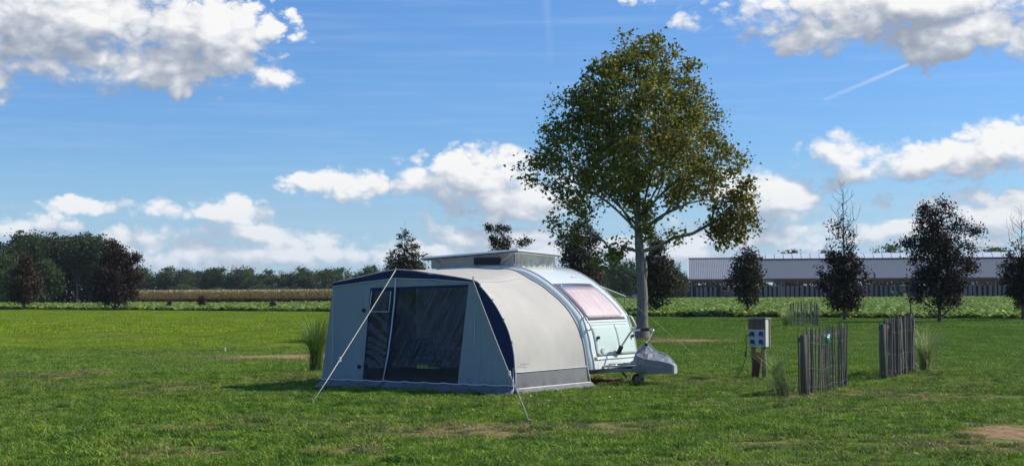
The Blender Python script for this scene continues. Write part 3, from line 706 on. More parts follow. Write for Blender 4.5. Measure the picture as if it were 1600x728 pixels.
def oak(seed, w=2.6):
    return gen_tree(seed, [(1.0, w * .7, w * .7), (2.6, w, w), (4.6, w * 1.05, w), (6.4, w * .8, w * .85), (7.6, w * .4, w * .4)], [(0, 0, 0), (.1, 0, 2), (.1, .1, 5), (0, 0, 7)], 100, 36, .38, (), .45, .5, .8, pine_bark, oak_leaf, .012, .5, .35, trunk_r=.17, nside=4)
pines = [pine(50 + i) for i in range(4)]; oaks = [oak(60 + i, 2.4 + .25 * i) for i in range(4)]
rf = random.Random(12)
PG = 'dark pines of the wood on the left'; OG = 'broadleaf trees of the far tree line'
# pine wood, left
k = 0
for row, (dy, step) in enumerate(((0, 3.6), (6, 4.2), (13, 4.6), (22, 5))):
    x = -100.0 + rf.random() * 2
    while x < -50.5 - row * 0.6:
        y = 222 + dy + rf.uniform(-1.5, 1.5)
        sx = rf.uniform(.86, 1.06) * (0.9 if x < -78 else 1.0); 
        if x > -56: sx *= .86
        if x > -0.262 * y - 2.2: break
        big = row > 0 or rf.random() < .55
        if big: put_tree('pine_tree', 'tall dark green pine in the wood at the left edge', rf.choice(pines), (x, y, 0), rf.random() * 6.28, (sx * 1.05, sx * 1.05, sx * (1 + .04 * row)), PG)
        else: put_tree('wood_edge_tree', 'lower dark broadleaf tree at the edge of the pine wood', rf.choice(oaks), (x, y - 3, 0), rf.random() * 6.28, (sx * .95, sx * .95, sx * .95), 'broadleaf trees along the pine wood edge')
        x += step * rf.uniform(.75, 1.25)
# bright bushy tree at the far left margin
put_tree('birch_tree', 'lighter green leafy tree at the left margin of the photo', oaks[1], (-73, 214, 0), 2.0, (.85, .85, .95))
# low undergrowth that closes the foot of the wood
def hedge(name, label, x0, x1, y0, y1, h, n, leaf, seed, mat, cat='undergrowth'):
    rng = np.random.default_rng(seed); t = rng.random(n); x = x0 + (x1 - x0) * t; y = y0 + (y1 - y0) * t + rng.normal(0, 1.2, n)
    hh = h * (0.7 + .3 * np.sin(x * .45) * np.sin(x * .17 + 1)); z = rng.random(n) ** .8 * hh
    V, F = leaves_np(rng, np.stack([x, y, z], 1), leaf, up=.3); o = link(name, npmesh(name, V, F, mat), kind='stuff'); props(o, label, cat); return o
hedge('undergrowth', 'dense dark undergrowth closing the foot of the pine wood', -105, -59, 226, 226, 7.2, 42000, .42, 3, pine_leaf)
# broadleaf line from the maize to behind the caravan
for row, (y0, step) in enumerate(((395, 3.9), (404, 4.6))):
    x = -112.0 + row
    while x < 48:
        base = 1.0 if x < -20 else .95
        s = base * rf.uniform(.78, 1.16) * (1.08 if rf.random() < .15 else 1.0)
        put_tree('oak_tree', 'rounded dark green tree in the far tree line beyond the maize', rf.choice(oaks), (x, y0 + rf.uniform(-3, 3) + abs(x) * .05, 0), rf.random() * 6.28, (s * 1.1, s * 1.1, s * 1.02), OG)
        x += step * rf.uniform(.8, 1.25)
hedge('undergrowth', 'dark scrub filling the foot of the far tree line', -115, 60, 392, 392, 4.4, 30000, .5, 4, oak_leaf)
# two slim tall trees left of the lime trunk, and single crowns behind the barn
for lab, px, top, d in (('slim tall loose-crowned tree in the distance left of the lime trunk', 961, 396, 300), ('second slim distant tree, closest to the lime trunk', 984, 404, 300), ('round tree peeping out right of the dark pyramidal tree', 1045, 404, 300)):
    h = CZ + (456 - top) / FPX * d; put_tree('poplar_tree', lab, oaks[rf.randrange(4)], ((px - 800) / FPX * d, d, 0), rf.random() * 6, (.75, .75, h / 7.9))
for lab, px, top, w, d in (('flat dark tree crown above the barn ridge, left one', 1233, 391, 1.9, 420), ('green tree crown above the barn ridge beside the purple tree', 1400, 381, 1.6, 400), ('low dark tree crown above the ridge left of the big purple tree', 1368, 389, .9, 410),
                           ('wide low tree crown above the barn ridge at the right edge', 1555, 388, 2.6, 430), ('small crown above the ridge beside the half-bare tree', 1290, 391, 1.2, 430)):
    h = CZ + (455 - top) / FPX * d; put_tree('ridge_tree', lab, oaks[rf.randrange(4)], ((px - 800) / FPX * d, d, 0), rf.random() * 6, (w, w, h / 7.9))
scrub_leaf = leafmat('scrub_leaf', [(0.15, (0.03, 0.04, 0.012)), (0.5, (0.07, 0.08, 0.025)), (0.9, (0.13, 0.12, 0.04))], 0.2, 0.7)
for lab, px, d, s in (('olive green bush left of the barn corner', 1062, 262, .55), ('low olive bush next to the dark pyramidal tree', 1048, 268, .5)):
    put_tree('bush', lab, (oaks[2][0], oaks[2][1].copy()), ((px - 800) / FPX * d, d, 0), 1, (s, s, s * 1.15), cat='bush')
    bpy.data.objects[-1] if False else None
for o in list(col.objects):
    if o.parent and o.parent.name.startswith('bush') and o.name.startswith('crown'):
        o.data.materials.clear(); o.data.materials.append(scrub_leaf)
far_green = pmat('far_meadow', (0.05, 0.09, 0.02), (0.09, 0.13, 0.04), .05, .95)

# ------------------------------------------------------------------ barn
roof_m = pmat('barn_roof_sheet', (0.25, 0.26, 0.285), (0.29, 0.30, 0.325), .4, 0.5, 0, metallic=.0)
roof_dark = pmat('barn_roof_panel', (0.125, 0.135, 0.145), (0.132, 0.142, 0.152), .3, 0.45)
ridge_m = pmat('ridge_skylight', (0.78, 0.82, 0.86), (0.70, 0.75, 0.80), .8, 0.25)
fascia_m = pmat('barn_fascia', (0.16, 0.07, 0.045), (0.22, 0.10, 0.07), .6, .8)
white_trim = pmat('white_flashing', (0.72, 0.72, 0.72), None, 3, .6)
post_m = pmat('barn_post', (0.20, 0.18, 0.16), (0.28, 0.26, 0.23), 2, .8)
board_m = pmat('barn_board', (0.17, 0.15, 0.13), (0.30, 0.275, 0.245), 3, .85, stretch=(1, 1, .1))
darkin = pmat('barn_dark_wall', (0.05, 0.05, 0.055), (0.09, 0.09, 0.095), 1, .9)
def barn():
    X0, X1, Y0, Y1, EZ, RZ = 35.2, 140.0, 290.0, 316.0, 4.05, 8.35
    YM = (Y0 + Y1) / 2
    t = thing('barn', 'long open-sided livestock barn with grey roof and white ridge light', 'barn', (X0, Y0, 0), R(-7))
    def P(x, y, z): return (x - X0, y - Y0, z)
    # ribbed sheet on the left bay
    xs = np.arange(X0 - .5, X0 + 11.4, 0.36); rows = []
    prof = []
    for i, x in enumerate(xs): prof += [(x, 0), (x + .22, 0), (x + .26, .07), (x + .32, .07)]
    mb = MB(); mb.grid([[P(x, Y0 - .6, EZ + dz) for x, dz in prof], [P(x, YM, RZ + dz) for x, dz in prof]]).build('roof_sheet', roof_m, t)
    xm = X0 + 11.5
    nb = 26; wdt = (X1 - xm) / nb
    pm = MB().box((0, 0, 0), (1, 1, 1)); me = bpy.data.meshes.new('roof_panel'); me.from_pydata(pm.v, [], pm.f); me.materials.append(roof_dark)
    L = math.hypot(YM - 1.4 - Y0 + .6, (RZ - EZ) * .9); ang = math.atan2(RZ - EZ, YM - Y0 + .6)
    for i in range(nb):
        o = link('roof_panel', me, t); o.location = P(xm + (i + .5) * wdt, (Y0 - .6 + YM - 1.3) / 2, EZ + (RZ - EZ) * .45 + .03); o.rotation_euler = (ang, 0, 0); o.scale = (wdt - .012, L, .12)
    # rear slope
    mb = MB(); mb.grid([[P(X0 - .5, YM, RZ), P(X1, YM, RZ)], [P(X0 - .5, Y1 + .6, EZ), P(X1, Y1 + .6, EZ)]]); solidify(mb.build('rear_roof', roof_m, t), .08)
    # raised ridge light in bays
    ym = YM - 1.4; zb = RZ - .28
    mr = MB().box((0, 0, 0), (1, 1, 1)); me2 = bpy.data.meshes.new('ridge_light'); me2.from_pydata([(-.5, -.5, 0), (.5, -.5, 0), (.5, .5, 1), (-.5, .5, 1), (-.5, .5, 0), (.5, .5, 0)], [], [(0, 1, 2, 3), (0, 3, 4), (1, 5, 2), (3, 2, 5, 4)]); me2.materials.append(ridge_m)
    for i in range(nb * 2):
        o = link('ridge_light', me2, t); w2 = wdt / 2; o.location = P(xm + (i + .5) * w2, ym + .8, zb + .18); o.scale = (w2 - .12, 1.9, 1.05 + (0.05 if i % 2 else 0))
    MB().box(P((xm + X1) / 2, ym + 1.85, zb + .6), (X1 - xm, .3, 1.2)).build('ridge_beam', white_trim, t)
    MB().box(P(X0 - .55, (Y0 + YM) / 2 - .3, (EZ + RZ) / 2 + .06), (.18, math.hypot(YM - Y0 + .6, RZ - EZ), .22), M=Matrix.Rotation(ang, 3, 'X')).build('verge_board', white_trim, t)
    MB().box(P(X0 + 5.5, YM, RZ + .12), (12, .5, .14)).build('ridge_cap', post_m, t)
    MB().box(P((X0 + X1) / 2, Y0 - .55, EZ - .2), (X1 - X0 + .8, .14, .30)).build('fascia', fascia_m, t)
    MB().box(P((X0 + X1) / 2, Y0 - .68, EZ - .02), (X1 - X0 + .8, .16, .12)).build('gutter', post_m, t)
    MB().box(P((X0 + X1) / 2, Y0 - .2, EZ - .52), (X1 - X0 + .2, .2, .30)).build('beam', fascia_m, t)
    # gable infill on the left end
    mb = MB(); mb.add([P(X0, Y0, EZ - .1), P(X0, YM, RZ - .1), P(X0, Y1, EZ - .1)], [(0, 1, 2)]); solidify(mb.build('gable', roof_m, t), .1)
    # posts
    pme = bpy.data.meshes.new('post'); q = MB().box((0, 0, .5), (1, 1, 1)); pme.from_pydata(q.v, [], q.f); pme.materials.append(post_m)
    for i in range(19):
        for y in (Y0, Y1):
            o = link('post', pme, t); o.location = P(X0 + .1 + i * 5.8, y, 0); o.scale = (.28, .28, EZ - .3)
    # wall boards: light vertical slabs with dark gaps
    bme = bpy.data.meshes.new('wall_board'); q = MB().box((0, 0, .5), (1, 1, 1)); bme.from_pydata(q.v, [], q.f); bme.materials.append(board_m)
    r = random.Random(3); x = X0 + 1.2; c = 0
    while x < X1 and c < 110:
        if not (X0 + 5 < x < X0 + 6.5):
            o = link('wall_board', bme, t); w = r.choice((.42, .5, .58)); o.location = P(x, Y0 + .15 + r.uniform(-.03, .03), 0); o.scale = (w, .05, r.uniform(2.62, 2.75) if x > X0 + 12 else 2.55); c += 1
        x += r.choice((.78, .86, .98))
    MB().box(P((X0 + X1) / 2, Y0 + .3, 1.3), (X1 - X0 - 1.5, .06, .12)).build('rail', darkin, t)
    # far side: solid lower wall, open above
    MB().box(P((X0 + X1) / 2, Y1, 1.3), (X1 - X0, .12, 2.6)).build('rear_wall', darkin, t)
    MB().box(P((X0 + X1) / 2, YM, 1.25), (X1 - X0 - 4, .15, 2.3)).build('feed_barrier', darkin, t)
    # purlins and trusses in the roof
    tr = MB()
    for i in range(0, 19): tr.tube([P(X0 + .1 + i * 5.8, Y0, EZ - .4), P(X0 + .1 + i * 5.8, YM, RZ - .3), P(X0 + .1 + i * 5.8, Y1, EZ - .4), P(X0 + .1 + i * 5.8, Y0, EZ - .4)], .12, 4)
    tr.build('roof_truss', darkin, t)
barn()
# green glimpse land beyond the barn
hedge('far_hedge', 'sunlit olive hedge seen through the open barn', 28, 160, 332, 340, 7.0, 34000, .55, 8, scrub_leaf, 'hedge')

def shed():
    d = 330; x0 = (930 - 800) / FPX * d; x1 = (1010 - 800) / FPX * d
    t = thing('shed', 'low white shed with grey roof in the distance left of the lime trunk', 'shed', (x0, d, 0))
    L = x1 - x0; MB().box((L / 2, 3, .9), (L, 6, 1.8)).build('wall', pmat('shed_wall', (.55, .58, .62), (.62, .65, .68), 1, .7), t)
    MB().box((L / 2, 3, 1.86), (L + .5, 6.6, .14)).build('roof', white_trim, t)
    MB().box((7.2, -.15, 1.0), (.9, .2, 2.0)).build('door_panel', pmat('shed_white', (.8, .8, .8), None, 1, .6), t)
    f = thing('wire_fence', 'thin dark post and wire fence in front of the white shed', 'fence', (x0 - 2, 300, 0))
    for i in range(12): MB().box((i * 2.2, 0, .75), (.1, .1, 1.5)).build('post', darkin, f)
    for z in (.6, 1.0, 1.4): MB().box((12.1, 0, z), (24.5, .03, .05)).build('wire', darkin, f)
shed()

def farm_vehicles():
    gm = pmat('tractor_green', (.03, .22, .05), (.02, .17, .04), 2, .4); bk = pmat('tyre_rubber', (.02, .02, .02), (.035, .035, .035), 8, .85)
    gl = pmat('cab_glass', (.04, .05, .06), None, 2, .1)
    t = thing('tractor', 'green tractor parked in the shade of the open barn', 'tractor', ((1402 - 800) / FPX * 282, 282, 0), R(200))
    b = MB(); b.box((.9, 0, 1.25), (1.7, .75, .6), bev=.1); b.box((-.5, 0, 1.0), (1.6, .7, .5), bev=.08); b.build('body', gm, t)
    MB().box((-.6, 0, 1.95), (1.2, 1.2, 1.2), bev=.1).build('cab', gl, t); MB().box((-.6, 0, 2.62), (1.4, 1.35, .14), bev=.05).build('cab_roof', gm, t)
    for x, y, r, w in ((-.9, .8, .8, .4), (-.9, -.8, .8, .4), (1.3, .7, .5, .28), (1.3, -.7, .5, .28)):
        o = MB().tube([(x, y - w / 2, r), (x, y + w / 2, r)], r, 18).build('wheel', bk, t); MB().tube([(x, y - w / 2 - .02, r), (x, y + w / 2 + .02, r)], r * .5, 12).build('rim', pmat('rim_yellow', (.5, .4, .05), None, 2, .5), o)
    v = thing('parked_trailer', 'dark low trailer parked at the left end of the barn', 'trailer', ((1134 - 800) / FPX * 286, 286, 0))
    MB().box((0, 0, 1.25), (2.1, 1.8, 1.1), bev=.12).build('body', pmat('trailer_paint', (.035, .04, .05), (.06, .06, .07), 1, .5), v)
    MB().box((0, -.92, 1.5), (1.5, .03, .35)).build('window', gl, v)
    for x in (-.65, .65): MB().tube([(x, -.85, .35), (x, -.6, .35)], .35, 14).build('wheel', bk, v)
    MB().box((0, -.3, .62), (2.3, 1.3, .14)).build('chassis', darkin, v)
farm_vehicles()

# ------------------------------------------------------------------ awning tent
def fabric(name, c, rough=.75, wr=.006, trans=.0, wscale=1.2):
    m = bpy.data.materials.new(name); m.use_nodes = True; n = N(m.node_tree); nt = m.node_tree; b = nt.nodes['Principled BSDF']
    tc = n.new('ShaderNodeTexCoord').outputs['Object']
    big = n.noise(tc, 1.3, 4, .6); k = n.math('MULTIPLY_ADD', big, .35, .82)
    st = n.noise(n.vec('MULTIPLY', tc, (1, 1, .25)), 7, 3, .6); k = n.math('MULTIPLY', k, n.math('MULTIPLY_ADD', st, .12, .94))
    c_ = n.mix(1.0, (*c, 1), n.xyz(k, k, k), 'MULTIPLY')
    if name.startswith('awning'):      # splashed soil and grass stains near the foot
        sz = n.new('ShaderNodeSeparateXYZ'); n.put(sz.inputs[0], tc)
        dirt = n.math('MULTIPLY', n.smooth(sz.outputs[2], .32, .02), n.smooth(n.noise(tc, 6, 4, .7), .35, .7, 0, .7)); c_ = n.mix(dirt, c_, (.10, .09, .055, 1))
        seam = n.math('ABSOLUTE', n.math('SUBTRACT', n.math('FRACT', n.math('MULTIPLY_ADD', sz.outputs[0], 1.25, .37)), .5))
        c_ = n.mix(n.smooth(seam, .012, .006, 0, .22), c_, (.04, .05, .06, 1)) if name == 'awning_grey_fabric' else c_
    n.put(b.inputs['Base Color'], c_)
    b.inputs['Roughness'].default_value = rough; b.inputs['Specular IOR Level'].default_value = .25
    bn = n.new('ShaderNodeBump'); bn.inputs['Distance'].default_value = wr; bn.inputs['Strength'].default_value = 1
    h = n.math('ADD', n.noise(n.vec('MULTIPLY', tc, (1, 1, .5)), wscale * 2, 3, .55, 1.0), n.math('MULTIPLY', n.noise(tc, 260, 1), .02)); n.put(bn.inputs['Height'], h)
    n.put(b.inputs['Normal'], bn.outputs[0])
    if trans:
        tr = n.new('ShaderNodeBsdfTranslucent'); n.put(tr.inputs[0], c_); mx = n.new('ShaderNodeMixShader'); mx.inputs[0].default_value = trans
        nt.links.new(b.outputs[0], mx.inputs[1]); nt.links.new(tr.outputs[0], mx.inputs[2]); nt.links.new(mx.outputs[0], nt.nodes['Material Output'].inputs[0])
    return m
def pvc(name, tint, alpha, wr=.01, stretch=(6, 6, 1.2)):
    """clear sheeting: tinted transparency plus a wrinkled gloss"""
    m = bpy.data.materials.new(name); m.use_nodes = True; n = N(m.node_tree); nt = m.node_tree; nt.nodes.clear()
    tc = n.new('ShaderNodeTexCoord').outputs['Object']
    rot = n.new('ShaderNodeVectorRotate', rotation_type='Y_AXIS'); n.put(rot.inputs['Vector'], tc); rot.inputs['Angle'].default_value = R(-32)
    nz = n.noise(n.vec('MULTIPLY', rot.outputs[0], stretch), 1.6, 4, .6, .6)
    bn = n.new('ShaderNodeBump'); bn.inputs['Distance'].default_value = wr; n.put(bn.inputs['Height'], n.math('MULTIPLY', nz, n.smooth(n.noise(tc, 1.1, 2), (.36), .56, .15, 1.0)))
    tr = n.new('ShaderNodeBsdfTransparent'); tr.inputs[0].default_value = (*tint, 1)
    gl = n.new('ShaderNodeBsdfGlossy'); gl.inputs['Roughness'].default_value = .12; n.put(gl.inputs['Normal'], bn.outputs[0])
    fr = n.new('ShaderNodeFresnel'); fr.inputs[0].default_value = 1.45; n.put(fr.inputs['Normal'], bn.outputs[0])
    df = n.new('ShaderNodeBsdfDiffuse'); df.inputs[0].default_value = (.10, .13, .22, 1)
    m1 = n.new('ShaderNodeMixShader'); m1.inputs[0].default_value = 1 - alpha; nt.links.new(df.outputs[0], m1.inputs[1]); nt.links.new(tr.outputs[0], m1.inputs[2])
    m2 = n.new('ShaderNodeMixShader'); nt.links.new(fr.outputs[0], m2.inputs[0]); nt.links.new(m1.outputs[0], m2.inputs[1]); nt.links.new(gl.outputs[0], m2.inputs[2])
    o = n.new('ShaderNodeOutputMaterial'); nt.links.new(m2.outputs[0], o.inputs[0]); return m

grey_f = fabric('awning_grey_fabric', (.27, .33, .36), wr=.03); cream_f = fabric('awning_cream_fabric', (.56, .525, .465), wr=.008, wscale=.7, trans=.08)
navy_f = fabric('awning_navy_fabric', (.020, .032, .095), wr=.01); skirt_f = fabric('awning_mud_skirt', (.165, .195, .225), .5, .03)
band_f = fabric('awning_grey_band', (.22, .22, .225), .6, .02); skirt_l = fabric('awning_side_skirt', (.19, .19, .19), .5, .03)
black_f = fabric('awning_black_band', (.022, .022, .026), .5, .02)
pipe_m = pmat('white_piping', (.78, .78, .76), None, 5, .5); rope_m = pmat('guy_rope', (.62, .57, .47), (.50, .45, .36), 40, .8)
clear_m = pvc('clear_window_sheet', (.21, .31, .58), .10, .07, (9, 9, .7)); smoke_m = pvc('smoked_window_sheet', (.10, .12, .19), .22, .02)
steel_m = pmat('steel_tube', (.55, .56, .57), None, 5, .3, metallic=.9); pole_m = pmat('tent_pole', (.42, .42, .43), None, 5, .4, metallic=.7)

tent = thing('awning_tent', 'grey, navy and cream caravan awning tent with clear windows', 'awning', tuple(TB), -TA)
def uvz(u, v, z): return Vector((u, v, z))
rg = random.Random(5)
def quad(p00, p10, p11, p01, nu=10, nz=12, sag=.0, v0=0.0):
    rows = []
    for j in range(nz + 1):
        b = j / nz; r = []
        for i in range(nu + 1):
            a = i / nu; u = (1 - a) * ((1 - b) * p00[0] + b * p01[0]) + a * ((1 - b) * p10[0] + b * p11[0]); z = (1 - a) * ((1 - b) * p00[1] + b * p01[1]) + a * ((1 - b) * p10[1] + b * p11[1])
            s = sag * math.sin(math.pi * a) * math.sin(math.pi * b); wob = (.009 * math.sin(u * 9 + z * 2) + .004 * math.sin(u * 23 - z * 11)) * math.sin(math.pi * a) * math.sin(math.pi * b)
            r.append((u, v0 + s + wob, z))
        rows.append(r)
    return MB().grid(rows)
PL, PK, PR = (-3.76, 1.78), (-2.37, 1.99), (-.80, 1.80)      # roof corners of the front
VL, VK, VR = (-3.745, 1.715), (-2.37, 1.845), (-.805, 1.765)   # lower edge of the navy valance
# grey front wall pieces (one mesh)
fw = MB()
for q in (quad((-3.75, .12), (-3.10, .125), (-2.93, 1.69), VL, 8, 14, .03), quad((-2.93, 1.69), (-2.40, 1.70), VK, VL, 8, 3),
          quad((-2.40, 1.70), (-.90, 1.735), VR, VK, 12, 3), quad((-1.125, .125), (-.02, .10), VR, (-.90, 1.735), 10, 16, .04)):
    fw.add(q.v, q.f)
fw.build('front_wall', grey_f, tent, True)
quad((-4.03, .03), (-3.752, .10), (-3.752, 1.70), (-3.765, 1.70), 3, 14, .02, .012).build('corner_flap', grey_f, tent, True)
va = MB()
for a, b, c, d in ((VL, VK, PK, PL), (VK, VR, PR, PK)): q = quad(a, b, c, d, 8, 2, -.01, -.012); va.add(q.v, q.f)
va.build('valance', navy_f, tent, True)
# navy door surround + column
nv = MB()
for q in (quad((-3.10, .125), (-3.055, .345), (-2.885, 1.64), (-2.93, 1.69), 2, 12), quad((-2.93, 1.69), (-2.885, 1.64), (-2.475, 1.635), (-2.40, 1.70), 2, 6),
          quad((-2.63, .35), (-2.50, .37), (-2.34, 1.665), (-2.475, 1.635), 3, 12), quad((-2.475, 1.635), (-2.34, 1.665), (-2.35, 1.702), (-2.40, 1.70), 2, 2),
          quad((-2.40, 1.66), (-.915, 1.695), (-.90, 1.735), (-2.40, 1.70), 8, 2), quad((-2.95, 1.275), (-2.515, 1.275), (-2.513, 1.295), (-2.945, 1.295), 2, 2, 0, -.004)): nv.add(q.v, q.f)
nv.build('window_surround', navy_f, tent)
bb_ = MB()
for q in (quad((-3.10, .125), (-2.66, .125), (-2.63, .35), (-3.06, .345), 6, 3, 0, .002), quad((-2.66, .125), (-1.125, .13), (-1.095, .39), (-2.63, .35), 14, 3, .01, .002)): bb_.add(q.v, q.f)
bb_.build('lower_band', black_f, tent, True)
w = quad((-2.50, .365), (-1.098, .388), (-.915, 1.695), (-2.34, 1.665), 24, 20, .03, .004); w.build('window', clear_m, tent, True, label='large clear plastic window with diagonal creases')
w = quad((-2.94, 1.29), (-2.517, 1.29), (-2.475, 1.635), (-2.885, 1.64), 6, 6, 0, .004); w.build('window', clear_m, tent, True, label='small upper door window edged in white')
w = quad((-3.06, .345), (-2.63, .35), (-2.515, 1.275), (-2.945, 1.275), 8, 24, .02, .004)
w.v = [(x, y + .012 * math.sin(z * 38 + x * 20 + 2.5 * math.sin(z * 9)), z) for x, y, z in w.v]; w.build('window', smoke_m, tent, True, label='smoked ribbed door panel of wrinkled plastic')
# profiles: front arc and caravan-side arc
FA = [(-3.76, 1.78), (-3.1, 1.88), (-2.37, 1.99), (-1.6, 1.915), (-.80, 1.80), (-.655, 1.695), (-.506, 1.551), (-.37, 1.395), (-.249, 1.215), (-.145, 1.03), (-.068, .813), (-.025, .61), (-.010, .411), (0.0, .34)]
RA = [(-3.95, 1.70), (-3.3, 1.96), (-2.5, 2.035), (-2.0, 2.03), (-1.486, 1.995), (-1.125, 1.835), (-.88, 1.715), (-.68, 1.580), (-.49, 1.44), (-.321, 1.270), (-.195, 1.09), (-.107, .909), (-.035, .68), (0.02, .343)]
fa = catmull(FA, 4); ra = catmull(RA, 4)
# keep the navy side piece straight on its inner edge
rows = []
NV = 12
for j in range(NV + 1):
    b = j / NV; r = []
    for i in range(len(fa)):
        p = fa[i] * (1 - b) + ra[i] * b; sag = .035 * math.sin(math.pi * b) * (1 if i > 14 else .4)
        cx, cz = -1.6, .4; d = np.array([p[0] - cx, p[1] - cz]); d /= np.linalg.norm(d)
        r.append((p[0] - d[0] * sag, b * 2.15, p[1] - d[1] * sag))
    rows.append(r)
MB().grid(rows).build('roof_and_side_wall', cream_f, tent, True)
# grey band and piping along the side foot
def side_u(b, z): return (0.0 * (1 - b) + (.02 + (0.06) * (1 - z / .34)) * b)
rows = [[(side_u(j / 18, z) + .004 - .006 * math.sin(j * 1.4) ** 8, 2.15 * j / 18, z) for j in range(19)] for z in (.085, .17, .26, .34)]
MB().grid(rows).build('side_band', band_f, tent, True)
rs = []
for z, fl in ((.088, 0), (.045, .035), (.0, .10)):
    rs.append([(side_u(j / 40, 0) + fl + .035 * math.sin(j * .95 + z * 30) * (fl * 8) + .012, 2.2 * j / 40 - (.05 if j == 0 else 0), max(.003, z + (.028 * math.sin(j * .8) ** 2 if z == 0 else 0))) for j in range(41)])
MB().grid(rs).build('side_mud_skirt', skirt_l, tent, True)
rs = []
for z, fl in ((.13, 0), (.10, .03), (.05, .11), (.012, .20), (.01, .30)):
    rs.append([(-4.0 + 4.03 * j / 90 + (0 if j < 88 else .0), -fl * (1 + .18 * math.sin(j * .55)) - (.012 * abs(math.sin(j * .42))) * (1 if fl else 0) - .004, z + (.014 * math.sin(j * .5) * (fl * 3)) - .02 * (1 - abs(j - 45) / 45) * (1 if z == .13 else 0) * 0) for j in range(91)])
MB().grid(rs).build('front_mud_skirt', skirt_f, tent, True)
# navy side gusset between straight edge and arc
n0 = 16
arc = [p for p in fa[n0:]] + [np.array([0, .2]), np.array([0, .085])]
rr_ = []
for k, p in enumerate(arc):
    t = k / (len(arc) - 1); q = np.array(VR) * (1 - t) + np.array([-.02, .10]) * t
    if k == 0: q = np.array([-.804, 1.79])
    rr_.append([(q[0] + (p[0] - q[0]) * s, -.003 - .01 * math.sin(math.pi * s), q[1] + (p[1] - q[1]) * s) for s in (0, .33, .66, 1)])
MB().grid(rr_).build('side_gusset', navy_f, tent, True)
# left wall, open towards the caravan
rows = []
lw = MB()
for (va_, vb_, zs_) in ((0, 2.09, (.02, .3, .62)), (0, 2.16, (.62, .9, 1.2, 1.5, 1.76))):
    rows = []
    for j in range(9):
        v = va_ + (vb_ - va_) * j / 8; t_ = v / 2.16; rows.append([(-3.76 - .24 * (1 - z / 1.78) * (1 - t_ * .8) - t_ * .15, v + .015, z - (.05 * t_ if z > 1.5 else 0)) for z in zs_])
    if vb_ > 2: rows[-1] = [(-3.60, 2.172, z) for z in zs_]
    lw.grid(rows)
lw.build('left_wall', grey_f, tent, True)
# white pipings
def piping(name, pts, r=.007): return MB().tube(pts, r, 6).build(name, pipe_m, tent, True)
off = -.02
piping('piping', [(u, off, z) for u, z in (VL, (-3.0, 1.79), VK, (-1.6, 1.82), VR)], .007)
piping('piping', [(-2.37, off, 1.845), (-2.40, off - .005, 1.45), (-2.465, off, 1.0), (-2.545, off, .55), (-2.65, off, .12)], .012)
piping('piping', [(-2.885, off, 1.64), (-2.94, off, 1.29), (-2.517, off, 1.29), (-2.475, off, 1.635)], .008)
piping('piping', [(-4.0 + 4.0 * j / 60, -.02, .128 + (.012 * math.sin(j * .52) ** 8)) for j in range(61)], .009)
piping('piping', [(-3.748, off + .01, z) for z in (1.70, 1.2, .7, .1)], .004)
piping('piping', [(p[0] + .004, -.012, p[1]) for p in fa[16:]] + [(.005, -.012, .2), (.008, -.012, .09)], .010)
piping('piping', [(side_u(j / 18, 0) + .014, 2.15 * j / 18, .083) for j in range(19)], .010)
piping('piping', [(side_u(j / 18, .34) + .01, 2.15 * j / 18, .343) for j in range(19)], .006)
piping('piping', [(p[0] * .998, -.016, p[1] + .003) for p in fa[:17]], .006)
piping('seam', [(-.80 - .0 * b, .02 + 2.0 * b, 1.80) if False else (fa[17][0] * (1 - b) + ra[19][0] * b + .002, 2.15 * b, fa[17][1] * (1 - b) + ra[19][1] * b - .028 * math.sin(math.pi * b)) for b in [k / 10 for k in range(11)]], .0035)
# keder rail to the caravan
MB().tube([(p[0] + .006, 2.155, p[1] + .006) for p in ra[14:]] + [(.06, 2.155, .2), (.09, 2.155, .09)], .016, 6).build('keder_rail', pmat('keder_grey', (.5, .52, .54), None, 4, .4), tent, True)
# frame poles inside
for p in ([(-3.74, .03, .02), (-3.745, .03, 1.72)], [(-2.60, .05, .02), (-2.37, .04, 1.96)], [(-.81, .04, .02), (-.82, .04, 1.76)]): MB().tube(p, .0125, 6).build('pole', pole_m, tent, True)
MB().tube([(-3.74, .04, 1.745), (-2.37, .04, 1.955), (-.82, .04, 1.77)], .0125, 6).build('pole', pole_m, tent, True)
MB().tube([(-2.37, .04, 1.95), (-2.4, 2.1, 1.985)], .0125, 6).build('pole', pole_m, tent, True)
# black pull tabs and ring points on the front wall
for (u, z) in ((-3.07, 1.31), (-3.17, .36)): MB().tube([(u, -.02, z), (u, -.003, z)], .035, 10).build('pull_tab', black_f, tent)
for k in (19, 26, 33, 40): 
    p = fa[k]; MB().box((p[0] + .01, -.02, p[1]), (.02, .03, .05), bev=.004).build('eyelet_tab', pmat('tab_grey', (.3, .3, .32), None, 4, .5), tent)
# small print on the side wall
ink = pmat('printed_ink', (.05, .05, .06), None, 5, .6)
pr = MB(); 
for i, (b, wd, ht) in enumerate(((.060, .020, .018), (.082, .012, .018), (.105, .020, .018), (.120, .008, .018))): pr.box((.012, 2.15 * b, .465), (.002, wd, ht))
pr.build('printed_logo', ink, tent)
pr = MB()
for i in range(3):
    for k in range(2): pr.box((.012, 2.15 * .145 + i * .026, .458 + k * .014), (.002, .018, .006))
pr.build('printed_logo', pmat('printed_ink_grey', (.28, .27, .26), None, 5, .6), tent)
